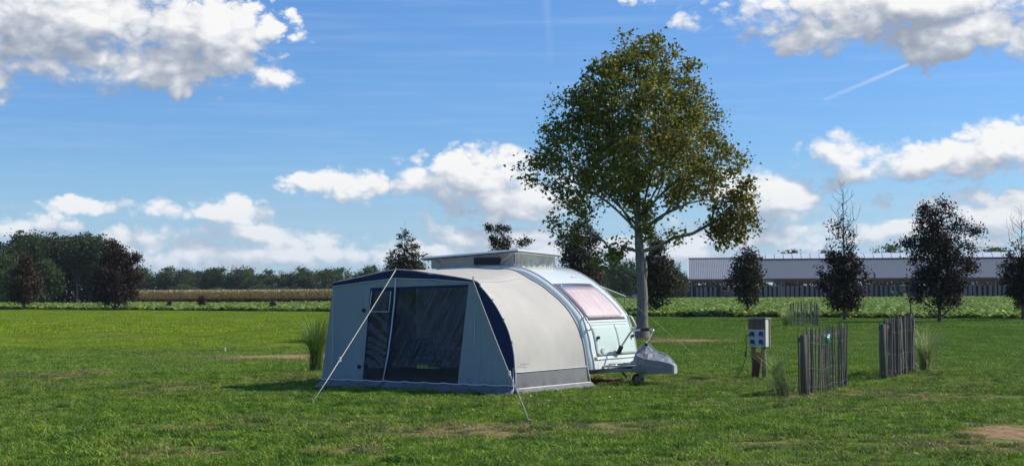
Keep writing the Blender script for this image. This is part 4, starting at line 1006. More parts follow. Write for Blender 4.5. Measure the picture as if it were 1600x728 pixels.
# guy ropes with their tensioners and pegs
wood_peg = pmat('wooden_peg', (.42, .30, .17), (.33, .23, .12), 20, .8)
Ti = (Matrix.Translation(TB) @ Matrix.Rotation(-TA, 4, 'Z')).inverted()
def rope(a_local, px, py, r=.008, dbl=True, ring=.33):
    g = Ti @ ground(px, py); a = Vector(a_local); mb = MB(); b = g + Vector((0, 0, .03)); L = (b - a).length
    pts = [a.lerp(b, k / 10) + Vector((0, 0, -.012 * L * math.sin(math.pi * k / 10) * .4)) for k in range(11)]; mb.tube(pts, r, 5)
    if dbl: mb.tube([pts[7] + Vector((.0, 0, .0)), pts[7].lerp(b, .5) + Vector((.025, -.02, 0)), b], r * .8, 5)
    o = mb.build('guy_rope', rope_m, tent, True)
    mb = MB().box(pts[7], (.03, .03, .07), bev=.006); mb.build('tensioner', pipe_m, o)
    MB().tube([g + Vector((0, 0, -.05)), g + (a - g).normalized() * -.02 + Vector((0, 0, .10))], [.012, .02], 6).build('peg', wood_peg, o)
rope((-2.37, -.02, 1.99), 488, 632, .0075); rope((-.80, -.02, 1.80), 829, 667, .005)
rope((-3.76, 0, 1.77), 290, 583, .003, False)
MB().tube([(-.80, -.02, 1.80), (-.795, -.03, 1.86)], .01, 5).build('pole_tip', steel_m, tent)
MB().tube([(-2.37, -.02, 1.99), (-2.37, -.03, 2.03)], .01, 5).build('pole_tip', steel_m, tent)
mb = MB(); g = Ti @ ground(803, 612)
for k in range(3): mb.tube([(-.03 - .05 * k, -.03, .42 - .06 * k), (-.0, -.06, .10), (.02 + .03 * k, -.22, .01)], .005, 4)
mb.build('peg_cord', pipe_m, tent, True)
MB().tube([(-2.62, -.02, .12), (-2.68, -.20, .02), (-2.80, -.32, .01)], .012, 5).build('peg_cord', skirt_f, tent, True)
# ground sheet inside
MB().box((-1.9, 1.05, .012), (3.6, 2.05, .012)).build('groundsheet', fabric('groundsheet', (.06, .065, .08)), tent)

# furniture inside the awning
def tl(u, v, z=0.0): return TB + Matrix.Rotation(-TA, 3, 'Z') @ Vector((u, v, z))
tb = thing('camping_table', 'small grey folding table inside the awning behind the clear window', 'table', tl(-1.75, 1.15, .02), -TA)
MB().box((0, 0, .62), (.95, .55, .03), bev=.01).build('tabletop', pmat('table_grey', (.30, .36, .45), None, 6, .4), tb)
for sx in (-.4, .4):
    for sy in (-.22, .22): MB().tube([(sx, sy, 0), (sx * .95, sy, .61)], .012, 6).build('leg', steel_m, tb)
bt = thing('bottle', 'white bottle standing on the table inside the awning', 'bottle', tl(-1.62, 1.1, .655), 0)
MB().tube([(0, 0, 0), (0, 0, .13), (0, 0, .15), (0, 0, .20)], [.035, .035, .014, .014], 10).build('body', pipe_m, bt, True)
MB().tube([(0, 0, .20), (0, 0, .225)], .017, 8).build('cap', pmat('cap_blue', (.05, .12, .4), None, 3, .4), bt)
cu = thing('mug', 'light blue mug on the table left of the bottle', 'mug', tl(-1.95, 1.05, .655), 0)
MB().tube([(0, 0, 0), (0, 0, .09)], .04, 12).build('cup', pmat('mug_blue', (.35, .5, .7), None, 3, .3), cu, True)
MB().tube([(.04, 0, .07), (.065, 0, .055), (.06, 0, .03), (.04, 0, .02)], .006, 5).build('handle', pmat('mug_blue', (.35, .5, .7)), cu, True)
for lab, u, v, rz in (('tubular folding chair at the table nearest the door', -2.28, .75, R(10)), ('tubular folding chair at the right end of the table', -1.25, .8, R(-50))):
    ch = thing('camping_chair', lab, 'chair', tl(u, v, .02), -TA + rz, 'folding chairs in the awning')
    MB().box((0, 0, .42), (.46, .44, .025), bev=.01).build('seat', pmat('chair_blue', (.05, .09, .22), None, 5, .7), ch)
    MB().box((0, -.24, .66), (.44, .02, .30), bev=.006, M=Matrix.Rotation(R(12), 3, 'X')).build('backrest', pmat('chair_blue', (.05, .09, .22)), ch)
    f = MB(); 
    for s in (-.24, .24): f.tube(smoothpath([(s, .2, 0), (s, .1, .25), (s, -.18, .42), (s, -.28, .85)], 4), .012, 6); f.tube([(s, -.22, 0), (s, .0, .3), (s, .2, .60), (s, -.2, .62)], .012, 6)
    f.tube([(-.24, -.28, .85), (.24, -.28, .85)], .012, 6).build('frame', steel_m, ch, True)
cb = thing('cool_box', 'blue and white cool box on the awning floor by the caravan', 'cool box', tl(-1.1, 1.75, .02), -TA)
MB().box((0, 0, .17), (.5, .32, .34), bev=.03).build('body', pmat('cool_blue', (.05, .14, .42), None, 5, .4), cb); MB().box((0, 0, .37), (.52, .34, .06), bev=.02).build('lid', pipe_m, cb)

# ------------------------------------------------------------------ caravan
cv = thing('caravan', 'small rounded mint white caravan with raised pop-up roof behind the awning', 'caravan', tuple(TB), -TA)
body_m = pmat('caravan_paint', (.83, .86, .78), (.80, .83, .75), 1.5, .22, coat=.5, bump=.0008, bscale=4); mint_m = pmat('locker_mint', (.68, .78, .66), (.65, .75, .63), 3, .3, .0006, 50, coat=.3)
trim_m = pmat('caravan_trim', (.76, .79, .77), None, 3, .25, coat=.4); rub_m = pmat('black_rubber', (.02, .02, .022), None, 6, .6); chas_m = pmat('galvanised_chassis', (.16, .17, .18), (.24, .25, .26), 12, .5, metallic=.6)
CP = [(.10, .29), (.085, .42), (.041, .60), (.012, .76), (-.035, .93), (-.119, 1.146), (-.225, 1.29), (-.36, 1.43), (-.50, 1.555), (-.643, 1.665), (-.84, 1.80), (-1.049, 1.915), (-1.24, 1.995), (-1.423, 2.035), (-1.75, 2.055), (-2.4, 2.065), (-3.1, 2.045), (-3.42, 1.95), (-3.66, 1.70), (-3.80, 1.30), (-3.85, .8), (-3.83, .29)]
cp = [np.array(p) for p in catmull(CP, 4)]
nrm = []
for i in range(len(cp)):
    t = cp[min(i + 1, len(cp) - 1)] - cp[max(i - 1, 0)]; nn = np.array([t[1], -t[0]]); nn /= np.linalg.norm(nn); nrm.append(nn)
if nrm[10][0] < 0: nrm = [-x for x in nrm]
def ring(v, off): return [(cp[i][0] + nrm[i][0] * off, v, cp[i][1] + nrm[i][1] * off) for i in range(len(cp))]
V0, V1 = 2.18, 3.96
offs = [(V0, -.13), (V0 + .005, -.075), (V0 + .03, -.035), (V0 + .075, -.01), (V0 + .13, 0), (2.75, .012), (3.07, .016), (3.4, .012), (V1 - .13, 0), (V1 - .075, -.01), (V1 - .03, -.035), (V1 - .005, -.075), (V1, -.13)]
mb = MB(); mb.grid([ring(v, o) for v, o in offs], True)
for v, fl in ((V0, 0), (V1, 1)):
    r = ring(v, -.13); idx = tuple(range(len(r))); mb.add(r, [idx if fl else idx[::-1]])
r0, r1 = ring(V0, -.13), ring(V1, -.13); mb.add([r0[0], r0[-1], r1[-1], r1[0]], [(0, 1, 2, 3)])
mb.build('body', body_m, cv, True)
for ob in (cv.children[-1],):
    for p in ob.data.polygons:
        if p.normal.y and abs(p.normal.y) > .99 and len(p.vertices) > 6: p.use_smooth = False
def front_at(z):
    for i in range(len(cp) - 1):
        if cp[i][1] <= z <= cp[i + 1][1] and cp[i][0] > -2: 
            t = (z - cp[i][1]) / (cp[i + 1][1] - cp[i][1]); return cp[i] * (1 - t) + cp[i + 1] * t, nrm[i] * (1 - t) + nrm[i + 1] * t
    return cp[0], nrm[0]
def bulge(v): 
    return float(np.interp(v, [o[0] for o in offs], [o[1] for o in offs]))
def patch(name, zs, vl, vr, off, mat, parent, n=8, edge=.0, label=None):
    """curved sheet on the front; vl, vr functions/consts of z"""
    rows = []
    for z in zs:
        p, nn = front_at(z); a = vl(z) if callable(vl) else vl; b = vr(z) if callable(vr) else vr
        rows.append([(p[0] + nn[0] * (off + bulge(v)), v, p[1] + nn[1] * (off + bulge(v))) for v in [a + (b - a) * k / n for k in range(n + 1)]])
    o = MB().grid(rows, True).build(name, mat, parent, True)
    md = o.modifiers.new('s', 'SOLIDIFY'); md.thickness = .012; md.offset = 1
    if label: o['label'] = label
    return o
def lin(z0, z1, n=10): return [z0 + (z1 - z0) * k / n for k in range(n + 1)]
# front window: rubber frame, tinted pane border, pink curtain seen through the pane
curt = bpy.data.materials.new('pink_curtain_pane'); curt.use_nodes = True; nn_ = N(curt.node_tree); b_ = curt.node_tree.nodes['Principled BSDF']
tco = nn_.new('ShaderNodeTexCoord').outputs['Object']; pl_ = nn_.noise(nn_.vec('MULTIPLY', tco, (1, 9, .8)), 3, 3, .6, .4)
nn_.put(b_.inputs['Base Color'], nn_.ramp(pl_, [(.3, (.58, .42, .38)), (.55, (.70, .55, .50)), (.72, (.78, .66, .60))])); b_.inputs['Roughness'].default_value = .5; b_.inputs['Coat Weight'].default_value = .6; b_.inputs['Coat Roughness'].default_value = .05
bu = nn_.new('ShaderNodeBump'); bu.inputs['Distance'].default_value = .02; nn_.put(bu.inputs['Height'], pl_); nn_.put(b_.inputs['Normal'], bu.outputs[0])
lilac = pmat('lilac_pane_border', (.32, .27, .34), (.40, .34, .40), 3, .12, coat=1.0)
vL = lambda z: 2.32 + .04 * (1.73 - z) / .6; vR = lambda z: 3.60 + .11 * (1.73 - z) / .6
patch('window_frame', lin(1.115, 1.745), lambda z: vL(z) - .02, lambda z: vR(z) + .02, .004, pmat('window_rubber', (.20, .15, .17), None, 5, .5), cv)
pane = patch('window_pane', lin(1.135, 1.725), vL, vR, .010, lilac, cv)
patch('curtain', lin(1.150, 1.665), lambda z: vL(z) + .06 + .05 * (z - 1.15), lambda z: vR(z) - .075, .0135, curt, cv, n=16, label='pink net curtain closed behind the front pane')
# locker doors
gap_m = pmat('door_gap', (.05, .06, .06), None, 3, .8)
patch('locker_surround', lin(.50, 1.035), 2.42, 3.86, .003, gap_m, cv)
for a, b in ((2.43, 3.205), (3.217, 3.85)):
    d = patch('locker_door', lin(.512, 1.028), a, b, .008, mint_m, cv)
    p, nn = front_at(.82); vh = a + .1 if a < 3 else b - .10
    MB().tube([(p[0] + .02, vh, .82), (p[0] + .06, vh, .82)], .028, 10).build('handle', rub_m, d)
# crease line above the window and moulding strips
for v in (V0 + .10,):
    MB().tube([(q[0], q[1], q[2]) for q in ring(v, .004)[:60]], .012, 6).build('edge_moulding', trim_m, cv, True)
MB().tube([(q[0], q[1], q[2]) for q in ring(V1 - .10, .004)[:60]], .012, 6).build('edge_moulding', trim_m, cv, True)
p, nn = front_at(1.085); MB().tube([(p[0] + nn[0] * (.006 + bulge(v)), v, 1.085) for v in lin(2.35, 3.8, 8)], .008, 5).build('moulding', trim_m, cv, True)
p, nn = front_at(.46); MB().tube([(p[0] + nn[0] * (.01 + bulge(v)), v, .455) for v in lin(2.3, 3.85, 8)], .012, 5).build('moulding', trim_m, cv, True)
# marker lights, small badge
for v in (2.36, 3.87): MB().box((.085, v, .475), (.03, .05, .045), bev=.006).build('marker_light', pmat('amber_lens', (.55, .25, .03), None, 3, .3), cv)
MB().tube([(.055, 2.62, .60), (.085, 2.62, .60)], .045, 12).build('gas_vent', trim_m, cv)
# grab handles
for v in (2.27, 3.86):
    P0, n0_ = front_at(1.16); P1, n1_ = front_at(.97); o = .07
    MB().tube(smoothpath([(P0[0], v, 1.16), (P0[0] + .06, v, 1.17), (P0[0] + .10, v, 1.12), (P1[0] + .09, v, 1.0), (P1[0] + .06, v, .955), (P1[0], v, .97)], 4), .014, 6).build('grab_handle', trim_m, cv, True)
# roof details
for u, v in ((-.62, 2.55),): 
    P_, n_ = front_at(1.70); MB().box((P_[0] + n_[0] * .02, 2.45, P_[1] + n_[1] * .02), (.06, .05, .03), bev=.008).build('roof_light', trim_m, cv)
P_, n_ = front_at(1.86); MB().box((P_[0] + n_[0] * .015, 3.35, P_[1] + n_[1] * .015), (.05, .22, .02), bev=.006).build('badge', trim_m, cv)
# pop-up roof
slab_w = pmat('pop_roof_white', (.85, .87, .86), (.80, .82, .81), 2, .35, coat=.2); canv = fabric('pop_roof_canvas', (.42, .40, .37), .6, .05, wscale=2.5); canv2 = fabric('pop_roof_canvas_end', (.50, .49, .47), .45, .08, wscale=4)
def slab():
    u0, u1, v0, v1 = -3.52, -1.42, 2.24, 3.66
    def z(u, v): return 2.365 - (u1 - u) * .052 - (v - v0) * .038
    o = MB(); nU, nV = 12, 10
    top = [[(u0 + (u1 - u0) * i / nU, v0 + (v1 - v0) * j / nV) for i in range(nU + 1)] for j in range(nV + 1)]
    def dome(u, v): a = 2 * (u - u0) / (u1 - u0) - 1; b = 2 * (v - v0) / (v1 - v0) - 1; return .035 * (1 - a ** 4) * (1 - b ** 4)
    o.grid([[(u, v, z(u, v) + dome(u, v)) for u, v in r] for r in top])
    rim = [(u0, v0), (u1, v0), (u1, v1), (u0, v1), (u0, v0)]
    o.grid([[(u, v, z(u, v) - .055) for u, v in rim], [(u, v, z(u, v)) for u, v in rim]])
    o.grid([[(u, v, z(u, v) - .055) for u, v in (rim[0], rim[1])], [(u, v, z(u, v) - .055) for u, v in (rim[3], rim[2])]], True)
    pr_ = thing.__name__ and o.build('pop_up_roof', slab_w, cv); 
    MB().tube([(u0, v0 - .004, z(u0, v0) - .045), (u1 + .004, v0 - .004, z(u1, v0) - .045), (u1 + .004, v1, z(u1, v1) - .045)], .012, 5).build('rubber_edge', rub_m, pr_)
    # canvas bellows: near side and right end
    cu0, cu1, cv0, cv1 = -3.43, -1.60, 2.40, 3.62
    def wall(a, b, n, mat, top_in=.0, wob=.01):
        rows = []
        for k in range(5):
            t = k / 4; r = []
            for i in range(n + 1):
                s = i / n; u = a[0] + (b[0] - a[0]) * s; v = a[1] + (b[1] - a[1]) * s; zt = z(u, v) - .05; zb = 2.045
                fold = wob * math.sin(i * 1.9 + 1.3 * math.sin(i * .7) + t * 1.2) * math.sin(math.pi * min(1, t + .15)); dx, dy = b[1] - a[1], -(b[0] - a[0]); L = math.hypot(dx, dy)
                bow = .012 * (t - .5)
                r.append((u + dx / L * (fold + bow), v + dy / L * (fold + bow), zb + (zt - zb) * t))
            rows.append(r)
        return MB().grid(rows).build('canvas', mat, pr_, True)
    wall((cu0, cv0), (cu1, cv0), 40, canv); wall((cu1, cv0), (cu1 + .08, cv1), 40, canv2, wob=.022); wall((cu1, cv1), (cu0, cv1), 20, canv); wall((cu0, cv1), (cu0, cv0), 20, canv)
    MB().box((-2.17, 2.367, 2.165), (.57, .012, .125), bev=.004).build('mesh_window', pmat('mesh_dark', (.035, .033, .04), None, 60, .8), pr_)
    for (ua, ub) in ((-3.40, -3.18), (-1.62, -1.87)):
        MB().tube([(ua if ua < -2 else ub + .27, 2.33, 2.275 if ua < -2 else 2.29), (ub, 2.345, 2.07 if ua < -2 else 2.12)], .011, 5).build('strut', steel_m, pr_)
slab()
# near side of the body seen inside the awning: door and window
MB().box((-2.55, V0 - .012, 1.05), (.58, .02, 1.5), bev=.02).build('door', pmat('caravan_door', (.62, .68, .68), None, 3, .4), cv)
MB().box((-1.55, V0 - .012, 1.25), (.75, .02, .45), bev=.03).build('side_window', pmat('side_window_glass', (.05, .05, .07), None, 3, .1), cv)
MB().box((-1.3, V0 - .02, .55), (.35, .015, .30), bev=.01).build('service_hatch', rub_m, cv)
# chassis, drawbar, jockey wheel, steady
ch = MB(); 
for s in (-1, 1): ch.tube([(-3.6, 3.07 + s * .55, .25), (0.0, 3.07 + s * .55, .25), (1.0, 3.07 + s * .05, .27)], .035, 4)
ch.box((-.05, 3.07, .24), (.08, 1.3, .07)); ch.box((-1.8, 3.07, .2), (.07, 1.7, .07)); ch.box((-.4, 3.07, .262), (.9, 1.66, .05)); ch.build('chassis', chas_m, cv)
for v in (2.42, 3.72): MB().tube([(-.25, v, .26), (-.02, v, .02)], .02, 5).build('corner_steady', chas_m, cv); MB().box((-.01, v, .012), (.14, .10, .02)).build('steady_foot', chas_m, cv)
wj = MB().tube([(.56, 3.02, .10), (.58, 3.02, .50)], .026, 8).build('jockey_wheel_post', chas_m, cv)
MB().tube([(.53, 2.99, .10), (.53, 3.05, .10)], .10, 16).build('tyre', rub_m, wj); MB().tube([(.53, 2.985, .10), (.53, 3.055, .10)], .045, 12).build('rim', chas_m, wj)
MB().box((.60, 3.02, .17), (.05, .09, .22)).build('fork', chas_m, wj)
for v in (2.33, 3.81): 
    wh = MB().tube([(-1.95, v - .08, .29), (-1.95, v + .08, .29)], .29, 24).build('wheel', rub_m, cv); MB().tube([(-1.95, v - .085, .29), (-1.95, v + .085, .29)], .17, 18).build('rim', steel_m, wh)
# folding carrier frame over the drawbar
fr = MB()
alu = pmat('aluminium_tube', (.62, .63, .64), None, 5, .28, metallic=.85)
path = [(-.01, .31), (.12, .58), (.33, .88), (.42, .935), (.64, .95), (.76, .955), (.80, .92), (.74, .80), (.66, .70)]
fr.tube(smoothpath([(u, 3.10, z) for u, z in path], 4), .019, 8)
fr.tube(smoothpath([(.0, 2.55, .33), (.35, 2.58, .335), (.62, 2.8, .345), (.66, 3.1, .345), (.62, 3.35, .345), (.3, 3.5, .335), (.0, 3.52, .33)], 4), .016, 6)
fr.tube([(.05, 2.75, .36), (.62, 2.95, .37)], .014, 6).tube([(.05, 3.3, .36), (.62, 3.22, .37)], .014, 6).tube([(.2, 2.5, .34), (.2, 3.55, .34)], .014, 6)
fo = fr.build('carrier_frame', alu, cv, True)
MB().tube([(.10, 3.10, .53), (.17, 3.10, .66)], .040, 8).build('grip', rub_m, fo); MB().tube([(.56, 3.10, .95), (.72, 3.10, .957)], .030, 8).build('clamp', rub_m, fo); MB().tube([(.645, 3.1, .68), (.665, 3.1, .715)], .03, 8).build('foot', rub_m, fo)
# far side sun canopy, with pole and thin rope
sc_ = thing('sun_canopy', 'thin white canopy edge with slim pole on the far side of the caravan', 'canopy', tuple(TB), -TA)
rows = [[(u, v, 1.50 + (6.0 - v) * .20 + .02 * math.sin(u * 3) + (-.55 - .35 - u) * -.0) for u in (-3.2, -2.6, -2.0, -1.60, -1.345)] for v in (3.95, 4.6, 5.3, 6.0)]
solidify(MB().grid(rows).build('canopy', pmat('canopy_white', (.74, .73, .68), None, 3, .7), sc_, True), .012)
MB().tube([(-1.38, 6.0, 1.5), (-1.43, 6.0, 0)], .010, 6).build('pole', rub_m, sc_, True)
MB().tube([(-3.15, 6.0, 1.5), (-3.15, 6.0, 0)], .016, 6).build('pole', rub_m, sc_, True)
g = Ti @ ground(1100, 568); MB().tube([(-1.36, 6.0, 1.5), (g.x, g.y, .03)], .0018, 4).build('guy_rope', rope_m, sc_); MB().tube([(g.x, g.y, -.02), (g.x, g.y, .09)], .012, 5).build('peg', steel_m, sc_)

# grey fabric cover draped over the hitch
def cover():
    t = thing('hitch_cover', 'grey fabric cover draped over the caravan hitch, light piped edges', 'cover', tuple(TB), -TA)
    # u, near edge height, ridge height, ridge offset, bottom, half width
    P = [(.38, .31, .33, .0, .24, .08), (.44, .46, .50, .02, .20, .14), (.50, .515, .60, .04, .185, .18), (.58, .49, .68, .06, .17, .20), (.66, .465, .715, .08, .165, .21), (.73, .45, .67, .09, .165, .21), (.80, .44, .60, .10, .17, .21),
         (.88, .43, .555, .11, .175, .21), (.95, .425, .545, .12, .18, .21), (1.02, .415, .515, .12, .185, .21), (1.09, .40, .48, .11, .19, .205), (1.16, .385, .41, .09, .195, .20), (1.20, .37, .375, .05, .20, .19)]
    rows = []
    for k, (u, ze, zr, vo, zb, w) in enumerate(P):
        zb += .03; w *= .86
        sag = .035 * math.sin(math.pi * min(1, max(0, (k - 2) / 10)))
        fold = .018 * math.sin(k * 2.2)
        sec = [(-w * 1.0, zb), (-w * 1.03, zb + (ze - zb) * .5), (-w, ze), (-w * .5, ze + (zr - ze) * .42 - sag - fold), (vo * .4 - .02, ze + (zr - ze) * .72 - sag * .8 + fold), (vo + .02, zr), (w * .9, zr - .07), (w * 1.03, zb + .12), (w, zb)]
        rows.append([(u - .05 + .11 * (1 - (a + w) / (2 * w)), 3.07 + a, z) for a, z in sec])
    o = MB().grid(rows).build('cover', fabric('cover_grey', (.22, .235, .265), .55, .03, wscale=4), t, False)
    solidify(o, .006)
    light = pmat('cover_piping', (.50, .50, .50), None, 6, .6)
    MB().tube([Vector(r[2]) + Vector((0, -.006, .004)) for r in rows[1:]], .009, 5).build('piping', light, t, True)
    MB().tube([Vector(r[5]) + Vector((0, .0, .006)) for r in rows[1:]], .009, 5).build('piping', light, t, True)
    e = rows[-1]; MB().add([Vector(p) for p in e] + [Vector(p) + Vector((.035, 0, -.015)) for p in e], [(i, i + 1, 10 + i, 9 + i) for i in range(8)] + [tuple(range(9, 18))]).build('end_panel', light, t, False)
    MB().box((.86, 3.07, .26), (.5, .09, .10), bev=.02).build('hitch_coupling', chas_m, cv)
cover()

# ------------------------------------------------------------------ electricity post
def wood(name, a, b, sc=6): return pmat(name, a, b, sc, .9, .01, 30, stretch=(1, 1, .12))
old_wood = wood('weathered_wood', (.13, .115, .095), (.26, .235, .20)); pale_wood = wood('weathered_pale', (.20, .18, .15), (.38, .35, .30)); dark_wood = wood('dark_weathered_wood', (.07, .06, .048), (.15, .13, .108)); log_m = wood('log_post', (.11, .085, .065), (.24, .20, .165))
def epost():
    t = thing('electric_hookup_post', 'wooden electric hook-up box with four blue sockets on two posts', 'power post', (4.53, 27.2, 0), R(-26))
    t.scale = (.82, .85, .98)
    for x, tp in ((-.115, .0), (.125, .0)):
        pts = [(x - .01, .03, -.05), (x + .012, .02, .25), (x - .01, .03, .45), (x, .03, .72)]
        MB().tube(smoothpath(pts, 3), .056, 9).build('post', log_m, t, True)
    MB().box((0, .0, .86), (.37, .20, .52), bev=.008).build('cabinet', pmat('cabinet_white', (.62, .60, .53), (.52, .50, .44), 5, .6), t)
    for k in range(3): MB().box((0, -.112, .955 + k * .062), (.375, .022, .058), bev=.004).build('plank', dark_wood, t)
    MB().box((.20, .04, .86), (.02, .30, .53), bev=.004).build('side_board', pmat('board_cream', (.66, .63, .55), (.55, .52, .45), 6, .7), t)
    MB().box((.225, .15, .85), (.02, .06, .55), bev=.004).build('corner_strip', pale_wood, t)
    MB().box((0, .02, 1.132), (.46, .40, .018), M=Matrix.Rotation(R(-3), 3, 'X')).build('roof_board', pmat('roof_zinc', (.32, .33, .34), (.42, .42, .43), 4, .6), t)
    pn = MB().box((-.0, -.112, .757), (.36, .02, .33), bev=.01).build('socket_panel', pmat('socket_grey', (.42, .47, .50), None, 5, .5), t)
    bl = pmat('socket_blue', (.02, .07, .33), None, 5, .4); dk = pmat('socket_dark_blue', (.008, .02, .12), None, 5, .4)
    for x in (-.095, .105):
        for z in (.83, .68):
            s = MB().box((x, -.135, z), (.095, .03, .105), bev=.01).build('socket', bl, t); MB().box((x, -.158, z + .015), (.075, .02, .055), bev=.008, M=Matrix.Rotation(R(-18), 3, 'X')).build('socket_lid', dk, s)
            MB().box((x, -.153, z - .038), (.05, .006, .014)).build('socket_mark', pipe_m, s)
    MB().box((-.02, -.05, .25), (.15, .025, .50), M=Matrix.Rotation(R(9), 3, 'Y')).build('leaning_board', pmat('oxblood_board', (.085, .018, .02), (.12, .03, .03), 6, .7), t)
    # cable with its plug
    c = thing('power_cable', 'black cable plugged into the socket box and trailing onto the grass', 'cable', (4.53, 27.2, 0), R(-26))
    c.scale = (.82, .85, .98)
    cpts = [(-.14, -.17, .83), (-.21, -.20, .78), (-.215, -.2, .6), (-.23, -.2, .42), (-.30, -.2, .22), (-.40, -.2, .08), (-.52, -.2, .012), (-.62, -.15, .01), (-.75, -.1, .01)]
    MB().tube(smoothpath(cpts, 5), .008, 6).build('cable', rub_m, c, True); MB().tube([(-.10, -.165, .83), (-.16, -.175, .83)], .028, 8).build('plug', bl, c, True); MB().tube([(-.222, -.2, .52), (-.235, -.2, .42)], .022, 8).build('coupler', rub_m, c, True)
epost()

# ------------------------------------------------------------------ picket panels
def pale_mesh(seed):
    r = random.Random(seed); mb = MB(); pts = []; rs = []
    for k in range(6):
        t = k / 5; pts.append((r.uniform(-.008, .008), r.uniform(-.006, .006), t)); rs.append(.017 * r.uniform(.85, 1.15))
    rs[-1] = .006; pts.insert(-1, (pts[-1][0] * .5, 0, .95)); rs.insert(-1, .015); mb.tube(pts, rs, 5)
    me = bpy.data.meshes.new('pale'); me.from_pydata(mb.v, [], mb.f); me.materials.append(r.choice((pale_wood, old_wood, dark_wood))); return me
pales = [pale_mesh(i) for i in range(9)]
wire_m = pmat('galvanised_wire', (.35, .36, .37), None, 5, .4, metallic=.8)
def picket(label, a, b, n, h, seed, gaps=0.0, post0=.052, posts=(0, 1), postsh=1.0, fat=1.0, rail=True, double=.4):
    a, b = Vector(a), Vector(b); L = (b - a).length; ang = math.atan2(b.y - a.y, b.x - a.x)
    t = thing('picket_panel', label, 'fence panel', a, ang, 'short chestnut picket panels on the lawn'); r = random.Random(seed)
    for k, x in enumerate([0.0] + ([L - .05] if 1 in posts else [])):
        rr = post0 * (1 if k == 0 else .75); MB().tube([(x, 0, -.05), (x + .008, .01, .5), (x, 0, h * (.93 if k == 0 else .97) * postsh)], [rr * 1.05, rr, rr * .95], 9).build('post', dark_wood, t, True)
    if rail: MB().box((L / 2, .05, h * .86), (L + .02, .05, .07), bev=.008).build('rail', dark_wood, t)
    for i in range(n):
        x = .10 + (L - .14) * i / (n - 1) + r.uniform(-.15, .15) * L / n
        o = link('pale', pales[r.randrange(9)], t); o.location = (x, -.03 + r.uniform(-.012, .012), .02 + r.uniform(0, .06)); o.scale = (fat * r.uniform(.8, 1.3), fat * r.uniform(.8, 1.2), h * r.uniform(.95, 1.04)); o.rotation_euler = (r.uniform(-.02, .02), r.uniform(-.045, .04), r.random() * 6)
        if r.random() < double:
            o = link('pale', pales[r.randrange(9)], t); o.location = (x + r.uniform(-.04, .04), .09, .04); o.scale = (fat * 1.1, fat * 1.1, h * r.uniform(.82, .96)); o.rotation_euler = (0, r.uniform(-.07, .07), r.random() * 6)
    for z in (h * .42, h * .15, h * .80):
        pts = [(L * k / 14, -.052 + .02 * (k % 2), z + .02 * math.sin(k * .9) - .03 * math.sin(math.pi * k / 14)) for k in range(15)]; MB().tube(pts, .0028, 4).build('wire', wire_m, t)
    return t
f1 = picket('picket panel nearest the camera with gaps and a green ornament', (4.36, 22.1, 0), (5.50, 24.5, 0), 20, 1.02, 3, fat=.72, double=.22)
f2 = picket('tightly set picket panel standing beside the right-hand grass clump', (6.66, 26.5, 0), (7.86, 28.9, 0), 24, 1.08, 5, fat=1.1, double=.7)
f3 = picket('small distant picket panel in front of the beet field', (13.15, 69.6, 0), (14.0, 67.6, 0), 19, 1.08, 9, post0=.04, fat=1.1, double=.4, rail=False)
orn = thing('hanging_ornament', 'small green and white glass ornament hanging on the nearest picket panel', 'ornament', (4.36, 22.1, 0), math.atan2(2.4, 1.14))
gr_m = pmat('green_glass', (.02, .30, .12), None, 5, .15, coat=.8)
MB().tube([(1.05, -.10, .78), (1.05, -.10, .82), (1.05, -.10, .88), (1.05, -.10, .91)], [.012, .036, .036, .01], 10).build('glass_ball', gr_m, orn, True)
MB().tube([(1.10, -.11, .84), (1.10, -.11, .93)], [.03, .022], 8).build('white_shell', pmat('shell_white', (.7, .8, .78), None, 5, .3), orn, True)
MB().tube([(1.05, -.10, .91), (1.05, -.06, 1.0)], .003, 4).build('cord', wire_m, orn)

# ------------------------------------------------------------------ ornamental grass clumps
def clump_mat(name, a, b, c): return leafmat(name, [(.15, a), (.5, b), (.9, c)], .35, .45, nscale=4)
cl_green = clump_mat('reed_green', (.07, .13, .03), (.14, .23, .05), (.30, .38, .11)); cl_var = clump_mat('reed_striped', (.13, .21, .05), (.32, .40, .13), (.60, .60, .32)); cl_dry = clump_mat('reed_dry', (.20, .13, .06), (.34, .24, .12), (.45, .36, .2))
def clump(label, loc, h, n, spread, seed, mat, w=.012, lean=(0, 0), dry=20):
    rng = np.random.default_rng(seed); t = thing('grass_clump', label, 'ornamental grass', loc, 0, 'ornamental grass clumps')
    def mk(nn, h, spread, w, mt, nm, droop=1.0):
        V = []; F = []; S = 6
        for i in range(nn):
            a = rng.random() * 6.28; hh = h * rng.uniform(.55, 1.0); out = spread * rng.uniform(.1, 1) * hh / h; ww = w * rng.uniform(.6, 1.2); o = len(V); b = rng.normal(0, .045, 2); side = np.array([-math.sin(a), math.cos(a)])
            tip = rng.uniform(.0, .45) * droop
            for k in range(S + 1):
                s = k / S; r = out * s ** 1.8 + tip * .35 * max(0, s - .6) * hh; z = hh * (s - tip * .9 * max(0, s - .55) ** 1.3); wd = ww * (1 - s ** 2 * .85) / 2
                cx = b[0] + math.cos(a) * r + lean[0] * s * s * hh; cy = b[1] + math.sin(a) * r + lean[1] * s * s * hh; V += [(cx - side[0] * wd, cy - side[1] * wd, z), (cx + side[0] * wd, cy + side[1] * wd, z + wd * .4)]
            for k in range(S): F.append((o + 2 * k, o + 2 * k + 1, o + 2 * k + 3, o + 2 * k + 2))
        link(nm, npmesh(nm, V, F, mt, True), t)
    mk(n, h, spread, w, mat, 'blades'); mk(dry, h * .45, spread * 1.3, w, cl_dry, 'dead_blades', 2.0)
    return t
clump('tall dense green reed clump to the left of the awning tent', (-4.12, 31.0, 0), 1.25, 420, .80, 1, cl_green, .016, dry=40)
